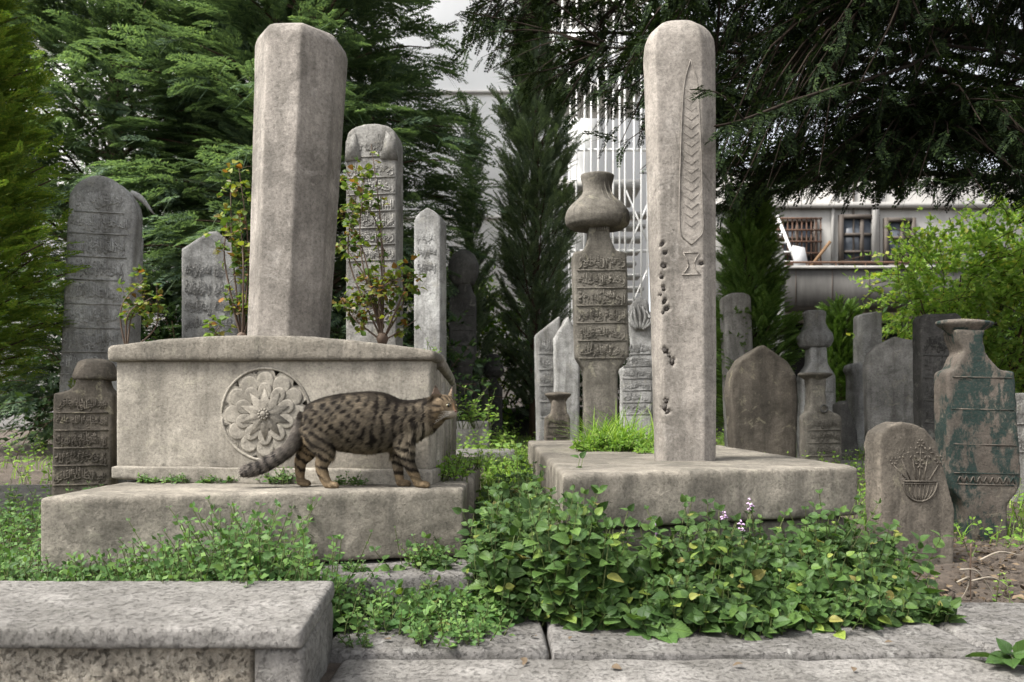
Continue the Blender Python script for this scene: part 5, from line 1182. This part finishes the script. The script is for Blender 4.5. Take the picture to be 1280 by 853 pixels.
def ball(mb, c, rad, n=14, axes=None):
    a = np.linspace(0, math.pi, n); b = np.linspace(0, 2 * math.pi, 2 * n, endpoint=False)
    v = np.stack([np.outer(np.sin(a), np.cos(b)), np.outer(np.sin(a), np.sin(b)), np.repeat(np.cos(a)[:, None], 2 * n, 1)], -1).reshape(-1, 3) * np.asarray(rad, float)
    if axes is not None: v = v @ np.asarray(axes, float)
    v = v + np.asarray(c, float); m = 2 * n
    W_ = np.stack([cw(q[0], -q[2], q[1]) for q in v])
    i = np.arange(n - 1)[:, None] * m; j = np.arange(m)[None, :]; jn = (j + 1) % m
    mb.add(W_, np.stack([i + j, i + m + j, i + m + jn, i + jn], -1).reshape(-1, 4))
body = MB()
torso = [(380, 262, 0, 44, 30), (398, 262, 0, 74, 62), (432, 255, 0, 95, 82), (480, 252, 0, 113, 96), (540, 254, 0, 129, 108), (600, 256, 0, 136, 113), (660, 256, 0, 141, 115), (720, 255, 0, 140, 110), (780, 259, 0, 128, 100), (835, 258, 0, 110, 90), (885, 248, 0, 98, 78), (925, 234, 0, 86, 64), (962, 220, 0, 80, 60), (1000, 200, -4, 68, 58), (1024, 190, -8, 56, 52)]
loft(body, torso, 44, 30)
YAW = R(33); Fv = np.array((math.cos(YAW), -math.sin(YAW), 0)); Rv = np.array((-math.sin(YAW), -math.cos(YAW), 0)); Uv = np.array((0, 0, 1.0))
HC = np.array((1032, -8, -186.0))                   # head centre (sketch x, across, up)
def hp(f, r_, u): return HC + Fv * f + Rv * r_ + Uv * u
AX = np.stack([Fv, Rv, Uv])
ball(body, hp(-2, 0, 4), (64, 66, 56), axes=AX)
ball(body, hp(8, 0, -14), (56, 68, 44), axes=AX)     # cheeks
ball(body, hp(42, 0, -26), (33, 34, 28), axes=AX)     # muzzle
ball(body, hp(56, 11, -30), (15, 13, 13), axes=AX); ball(body, hp(56, -11, -30), (15, 13, 13), axes=AX)
ball(body, hp(44, 0, -40), (20, 17, 12), axes=AX)     # chin
ball(body, hp(42, 0, -4), (26, 13, 16), axes=AX)      # bridge of the nose
def ear(s):
    b0, b1, b2 = hp(16, s * 22, 40), hp(-22, s * 44, 26), hp(0, s * 50, 14)
    tip = hp(8, s * 60, 98); V = []
    # hollow shell: outer and inner triangles with thickness
    front = hp(18, s * 20, 40); back = hp(-24, s * 36, 30); out = hp(6, s * 56, 14); inn = hp(6, s * 34, 44)
    pts = [front, back, out, tip, inn]
    W_ = [cw(q[0], -q[2], q[1]) for q in pts]
    c = [cw(*(lambda q: (q[0], -q[2], q[1]))(hp(-6, s * 38, 22)))]
    f = [(0, 3, 1), (1, 3, 2), (0, 1, 2), (0, 4, 3), (4, 2, 3), (0, 2, 4)]
    if s > 0: f = [x[::-1] for x in f]
    return np.array(W_), f
for s in (1, -1):
    # ear as a flattened cone tilted outwards
    n = 9; rows = []
    for t in np.linspace(0, 1, n):
        c = hp(-2 + 8 * t, s * (38 + 28 * t), 24 + 78 * t); rows.append((c, 39 * (1 - t) ** .8 + 2.5, 11 * (1 - t) + 2.5))
    V = []; m = 14; fw_ = unit(Fv * .62 + Rv * s * .78); wd_ = unit(np.cross(fw_, Uv))
    for c, w1, w2 in rows:
        for a in np.linspace(0, 2 * math.pi, m, endpoint=False):
            cup = w2 * math.sin(a) - (math.cos(a) ** 2) * -0.25 * w1 * 0 
            q = c + wd_ * w1 * math.cos(a) + fw_ * (cup + .30 * w1 * math.cos(a) ** 2 - (.22 * w1 if math.sin(a) > .3 else 0)); V.append(cw(q[0], -q[2], q[1]))
    V += [cw(rows[0][0][0], -rows[0][0][2], rows[0][0][1]), cw(rows[-1][0][0], -rows[-1][0][2], rows[-1][0][1])]
    q = [(i * m + j, i * m + (j + 1) % m, (i + 1) * m + (j + 1) % m, (i + 1) * m + j) for i in range(n - 1) for j in range(m)]
    t_ = [(n * m, (k + 1) % m, k) for k in range(m)] + [(n * m + 1, (n - 1) * m + k, (n - 1) * m + (k + 1) % m) for k in range(m)]
    body.add(np.array(V), q, t_)
fe = FEET - 3
legs = [
    # near hind
    [(455, 265, -42, 80, 40), (470, 330, -54, 72, 42), (486, 388, -58, 50, 36), (484, 425, -58, 35, 28), (474, 458, -58, 27, 23), (483, 500, -58, 23, 21), (500, fe - 24, -58, 21, 20), (512, fe - 15, -58, 17, 19)],
    # far hind
    [(430, 285, 40, 78, 40), (402, 345, 48, 60, 40), (372, 402, 50, 42, 32), (348, 442, 50, 28, 24), (344, 490, 50, 21, 20), (346, fe - 26, 50, 19, 19), (354, fe - 15, 50, 17, 18)],
    # near front, stepping forward
    [(845, 300, -46, 62, 32), (856, 360, -48, 46, 32), (866, 410, -44, 34, 28), (878, 452, -38, 26, 24), (896, 492, -30, 22, 21), (916, fe - 22, -24, 20, 20), (930, fe - 14, -22, 16, 19)],
    # far front
    [(825, 310, 46, 60, 32), (818, 370, 46, 42, 30), (812, 420, 44, 31, 26), (812, 462, 42, 24, 22), (817, 505, 38, 20, 20), (824, fe - 20, 36, 19, 19), (834, fe - 14, 36, 16, 18)]]
paws = [(524, -58), (365, 50), (942, -22), (846, 36)]
legs = [[(a, b, c, d_ * (1.07 if b > 395 else 1.03), e * 1.08) for a, b, c, d_, e in L_] for L_ in legs]
for L_ in legs: loft(body, L_, 26, 18)
for (px_, ly_) in paws:
    ball(body, (px_, ly_, -(fe - 14)), (30, 24, 17))
    for t_ in (-1.5, -.5, .5, 1.5): ball(body, (px_ + 19 - 3 * abs(t_), ly_ + t_ * 10, -(fe - 10)), (14, 6.4, 11), 8)
tail = [(392, 225, 0, 36, 32), (368, 275, 0, 31, 28), (345, 330, -4, 28, 26), (312, 378, -8, 27, 25), (262, 418, -12, 27, 25), (205, 452, -16, 27, 25), (150, 474, -18, 26, 24), (112, 484, -20, 23, 22), (94, 490, -20, 12, 12)]
tail = [(a, b, c, d_ * 1.12, e * 1.12) for a, b, c, d_, e in tail]
loft(body, tail, 40, 16)
V_, Q_, T_ = body.arrays()
tmp = link('tmp', mesh_np('tmp', V_, Q_, T_), None)
md = tmp.modifiers.new('r', 'REMESH'); md.mode = 'VOXEL'; md.voxel_size = .0026
ms_ = tmp.modifiers.new('s', 'SMOOTH'); ms_.factor = .5; ms_.iterations = 4
dg = bpy.context.evaluated_depsgraph_get(); dg.update()
me = bpy.data.meshes.new_from_object(tmp.evaluated_get(dg)); bpy.data.objects.remove(tmp)
nv = len(me.vertices); co = np.empty(nv * 3, np.float32); me.vertices.foreach_get('co', co); co = co.reshape(-1, 3).astype(float)
def to_sketch(p): return np.stack([((p[:, 0] * F_PX / CD + 640) - 280) * 3.765, (((CAM_Z - p[:, 2]) * F_PX / CD + HOR) - 460) * 3.765, (p[:, 1] - CD) / KC], 1)
tailp = catmull(np.array(tail), 60)[:, :3]
def nz(x, y, z=0., s=1.): return np.array([noise.noise((a * s, b * s, c * s)) for a, b, c in zip(x, y, np.broadcast_to(z, x.shape))])
sst = lambda a, b, x: np.clip((x - a) / (b - a), 0, 1) ** 2 * (3 - 2 * np.clip((x - a) / (b - a), 0, 1))
def tabby(s):
    x, y, z = s.T
    d = np.linalg.norm(s[:, None, :] - tailp[None], axis=2); ti = d.argmin(1); dm = d.min(1); tt = ti / 59.
    istail = ((dm < 40) & (x < 375) & (tt > .06) & (y < 515) & ~((x > 322) & (y > 405)))
    n1 = nz(x, y, z * .4, 1 / 42.); n2 = nz(x, y, z * .4, 1 / 17.); n3 = nz(x, y, z, 1 / 7.)
    base = np.array((.088, .073, .054)) * np.ones((len(x), 1)); light = np.array((.22, .178, .125)); dark = np.array((.010, .008, .007))
    k = np.clip(.4 + .8 * n1 + .6 * n2 + .5 * n3, 0, 1)[:, None]; col = base * (1 - k) + light * k
    # belly, flank and chest paler
    b = (sst(330, 400, y) * sst(470, 520, x) * (1 - sst(790, 830, x)))[:, None] * .75; col = col * (1 - b) + np.array((.36, .29, .20)) * b
    c_ = (sst(-30, 40, (x - 880) * .8 + (y - 300) * .55) * (1 - sst(985, 1010, x)) * (1 - sst(395, 430, y)) * sst(240, 280, y))[:, None] * .7; col = col * (1 - c_) + np.array((.42, .35, .25)) * c_
    o = np.clip(sst(455, 500, y) + .9 * (1 - sst(395, 440, x)) * sst(300, 350, y) + .5 * sst(380, 430, y) * (1 - sst(560, 600, x)), 0, 1)[:, None] * .8
    col = col * (1 - o) + np.array((.30, .215, .125)) * o
    st_front = np.sin(2 * math.pi * (x + 20 * n1 + .12 * y) / 44) * .65 + .95 * n2
    spots = np.sin(2 * math.pi * (x + 14 * n1) / 50) * np.sin(2 * math.pi * (y + 16 * n1 + .3 * x) / 56) * 1.2 + .95 * n2
    thigh = np.sin(2 * math.pi * (y * .85 - x * .55 + 16 * n1) / 40) * .8 + .7 * n2
    leg = np.sin(2 * math.pi * (y - .28 * x + 8 * n1) / 42) + .3 * n2
    wf = sst(640, 720, x); wt = sst(270, 330, y) * (1 - sst(545, 590, x)); wl = sst(345, 385, y) * sst(755, 800, x)
    f = spots * (1 - wf) + st_front * wf; f = f * (1 - wt) + thigh * wt; f = f * (1 - wl) + leg * wl
    da = sst(.02, .5, f) * .93
    top = np.interp(x, [372, 400, 450, 500, 550, 600, 700, 760, 840, 900, 960], [235, 190, 145, 130, 122, 118, 112, 122, 150, 152, 135])
    da = np.maximum(da, .85 * (1 - sst(10, 34, y - top + 14 * n1)) * (x < 985))
    da *= 1 - .6 * sst(490, 530, y) * 1.0
    da = np.where((y > 470) & (n2 > .25), np.maximum(da, .45), da)
    # head
    hd = sst(955, 1000, x) * (y < 290)
    hx = s - np.array((HC[0], -HC[2], HC[1])); hf = hx[:, 0] * Fv[0] + hx[:, 2] * Fv[1]; hr = hx[:, 0] * Rv[0] + hx[:, 2] * Rv[1]; hu = -hx[:, 1]
    face = np.array((.175, .13, .082)) * np.ones((len(x), 1)); fk = np.clip(.5 + n2, 0, 1)[:, None]; face = face * (.75 + .5 * fk)
    mz = (sst(38, 56, hf) * (1 - sst(-26, -12, hu)))[:, None]; face = face * (1 - mz) + np.array((.38, .33, .265)) * mz
    bz = (np.exp(-((np.abs(hr) - 0) / 9.) ** 2) * sst(36, 50, hf) * sst(-20, -8, hu) * (1 - sst(14, 24, hu)))[:, None]; face = face * (1 - bz) + np.array((.33, .20, .11)) * bz
    fd = .95 * np.exp(-((hu - (8 - .10 * (hf - 45)) + 6) / 6.5) ** 2) * (1 - sst(28, 40, hf)) * (np.abs(hr) > 20)           # line behind the eye
    fd = np.maximum(fd, .75 * np.exp(-((hu + 24 - .15 * hf) / 5.) ** 2) * (1 - sst(25, 38, hf)) * (np.abs(hr) > 20))
    fd = np.maximum(fd, .85 * sst(.1, .6, np.sin(2 * math.pi * hr / 19 + .3)) * sst(22, 34, hu) * (1 - sst(60, 66, hu)))  # forehead stripes
    fd = np.maximum(fd, .8 * (1 - sst(-20, 10, hf)) * sst(.0, .5, np.sin(2 * math.pi * (hu + .5 * hf) / 30) + .4 * n2) * (hu < 35))
    er = np.exp(-(((np.abs(hr) - 27) / 14.) ** 2 + ((hu - 10) / 11.) ** 2)) * sst(32, 42, hf); 
    ring = ((er > .42) & (er < .8))[:, None]; face = np.where(ring & (hu[:, None] > 14), np.array((.45, .38, .29)), face)
    fd = np.maximum(fd, np.where(er > .5, .97, 0))
    ears = (hu > 50); ein = ears & ((hf * .62 + np.abs(hr) * .78) > 44 - .0 * hu)
    face = np.where(ears[:, None], np.array((.19, .14, .09)), face); face = np.where(ein[:, None], np.array((.24, .175, .135)), face); fd = np.where(ears, .15, fd); fd = np.where(hu > 88, .6, fd)
    col = col * (1 - hd[:, None]) + face * hd[:, None]; da = da * (1 - hd) + fd * hd
    col = col * (1 - da[:, None]) + dark * da[:, None]
    # tail
    tc0 = np.array((.19, .165, .14)) * np.ones((len(x), 1)) * (1 + .5 * n3[:, None])
    band = sst(-.25, .15, np.sin(2 * math.pi * tt * 12.5 + .8 * n2)) * sst(.3, .5, tt); band = np.maximum(band, .55 * sst(.0, .4, n2 + .3) * (1 - sst(.35, .5, tt))); band = np.maximum(band, sst(.87, .91, tt))
    tcol = tc0 * (1 - .9 * band[:, None]) + np.array((.016, .015, .015)) * .9 * band[:, None]
    col = np.where(istail[:, None], tcol, col)
    return np.clip(col * .72 * (1 + .22 * n3[:, None]), .006, 1), istail
sk = to_sketch(co); colr, ist = tabby(sk)
at = me.color_attributes.new('Col', 'FLOAT_COLOR', 'POINT'); at.data.foreach_set('color', np.c_[colr, np.ones(nv)].astype(np.float32).ravel())
me.polygons.foreach_set('use_smooth', np.ones(len(me.polygons), bool)); me.name = 'body'
mf, nt_, b_ = new_mat('tabby_fur'); an_ = nd(nt_, 'ShaderNodeAttribute', attribute_name='Col'); nt_.links.new(an_.outputs['Color'], b_.inputs['Base Color']); b_.inputs['Roughness'].default_value = .7; b_.inputs['Specular IOR Level'].default_value = .08
cat = thing('cat', 'brown tabby cat with striped tail walking along the beige ledge', 'cat', (-.45, CD, LZ))
ob = link('body', me, mf, cat); ob.location = (.45, -CD, -LZ)
# fur
me.calc_loop_triangles(); nt3 = len(me.loop_triangles); tri = np.empty(nt3 * 3, np.int32); me.loop_triangles.foreach_get('vertices', tri); tri = tri.reshape(-1, 3)
nrm = np.empty(nv * 3, np.float32); me.vertices.foreach_get('normal', nrm); nrm = nrm.reshape(-1, 3).astype(float)
ar = np.linalg.norm(np.cross(co[tri[:, 1]] - co[tri[:, 0]], co[tri[:, 2]] - co[tri[:, 0]]), axis=1)
r = np.random.default_rng(90); NF = 120000
ti = r.choice(nt3, NF, p=ar / ar.sum()); uv = r.uniform(size=(NF, 2)); fl_ = uv.sum(1) > 1; uv[fl_] = 1 - uv[fl_]
w3 = np.c_[1 - uv.sum(1), uv]; pp_ = np.einsum('nk,nkj->nj', w3, co[tri[ti]]); nn_ = unit(np.einsum('nk,nkj->nj', w3, nrm[tri[ti]])); cc_ = np.einsum('nk,nkj->nj', w3, colr[tri[ti]])
ss = to_sketch(pp_); x, y, z = ss.T; istl = ist[tri[ti][:, 0]]
flow = np.tile(np.array((-.85, 0, -.45)), (NF, 1))
flow[(y > 390) & ~istl] = (-.1, 0, -1); flow[istl] = (-.75, 0, -.65)
hdm = (x > 985) & (y < 285); flow[hdm] = -Fv * np.array((1, 1, 1)) * .9 + np.array((0, 0, .1))
chest = (x > 880) & (y > 250) & ~hdm & (y < 400); flow[chest] = (-.15, 0, -1)
flow = flow + r.normal(0, .22, (NF, 3)); tg = unit(flow - nn_ * np.sum(flow * nn_, 1)[:, None])
ln = np.full(NF, .0095); ln[(y > 395) & ~istl] = .006; ln[(y > 500) & ~istl] = .0035; ln[hdm] = .0045; ln[istl] = .0125; ln[chest] = .014
ln[(y > 345) & (y < 420) & (x > 520) & (x < 800)] = .017
ln[hdm & (y < 130)] = .0025
hl = np.linalg.norm(ss - np.array((HC[0], -HC[2], HC[1])) - np.array((Fv[0], 0, Fv[1])) * 55, axis=1); ln[hl < 42] = .0018
ln *= r.uniform(.6, 1.2, NF) * np.where(r.uniform(size=NF) < .12, 1.7, 1)
dirn = unit(tg + nn_ * r.uniform(.25, .85, NF)[:, None]); sd = unit(np.cross(dirn, nn_)) * .00062
p0 = pp_ - nn_ * .0006; p1 = p0 + dirn * ln[:, None] * .55; p2 = p0 + unit(tg + nn_ * r.uniform(.1, .45, NF)[:, None]) * ln[:, None]
FVs = np.stack([p0 - sd, p0 + sd, p1 + sd * .8, p1 - sd * .8, p2], 1).reshape(-1, 3) - (-.45, CD, LZ)
o5 = np.arange(NF)[:, None] * 5
fm = MB(); fcol = np.repeat(cc_ * r.uniform(.75, 1.3, (NF, 1)), 5, 0)
fm.add(FVs, o5 + np.array([[0, 1, 2, 3]]), o5 + np.array([[3, 2, 4]]), fcol)
fm.build('fur', mf, cat)
# eyes, nose, whiskers
M['eye'] = plain_mat('cat_eye_iris', (.10, .085, .03), (.16, .13, .05), 60, .08, .6, 0)
M['pupil'] = plain_mat('cat_eye_pupil', (.004, .004, .004), (.006, .006, .006), 5, .05, .6, 0)
M['nose'] = plain_mat('cat_nose_leather', (.12, .05, .04), (.08, .035, .03), 30, .4, .4, 0)
M['whisker'] = plain_mat('cat_whisker', (.75, .73, .70), (.7, .68, .65), 5, .5, .3, 0)
for s in (1, -1):
    e = MB(); ball(e, hp(48.5, s * 27, 8), (12.5, 12, 9.5), 10, AX); eo = e.build('eye', M['eye'], cat, True); eo.location = (.45, -CD, -LZ)
    e = MB(); ball(e, hp(56, s * 31.5, 8), (6, 6, 8.5), 8, AX); eo2 = e.build('pupil', M['pupil'], eo, True)
e = MB(); ball(e, hp(74, 0, -19), (5, 8, 5), 8, AX); e.build('nose', M['nose'], cat, True).location = (.45, -CD, -LZ)
wk = MB()
for s in (1, -1):
    for k in range(5):
        a0 = hp(62, s * 16, -26 - 2 * k); a1 = hp(66 - 6 * k, s * 50, -20 - 7 * k); a2 = hp(58 - 10 * k, s * 92, -24 - 13 * k)
        wk.tube([cw(q[0], -q[2], q[1]) - (-.45, CD, LZ) for q in catmull([a0, a1, a2], 7)], np.linspace(.00024, .0001, 7), 3)
wk.build('whiskers', M['whisker'], cat, True)
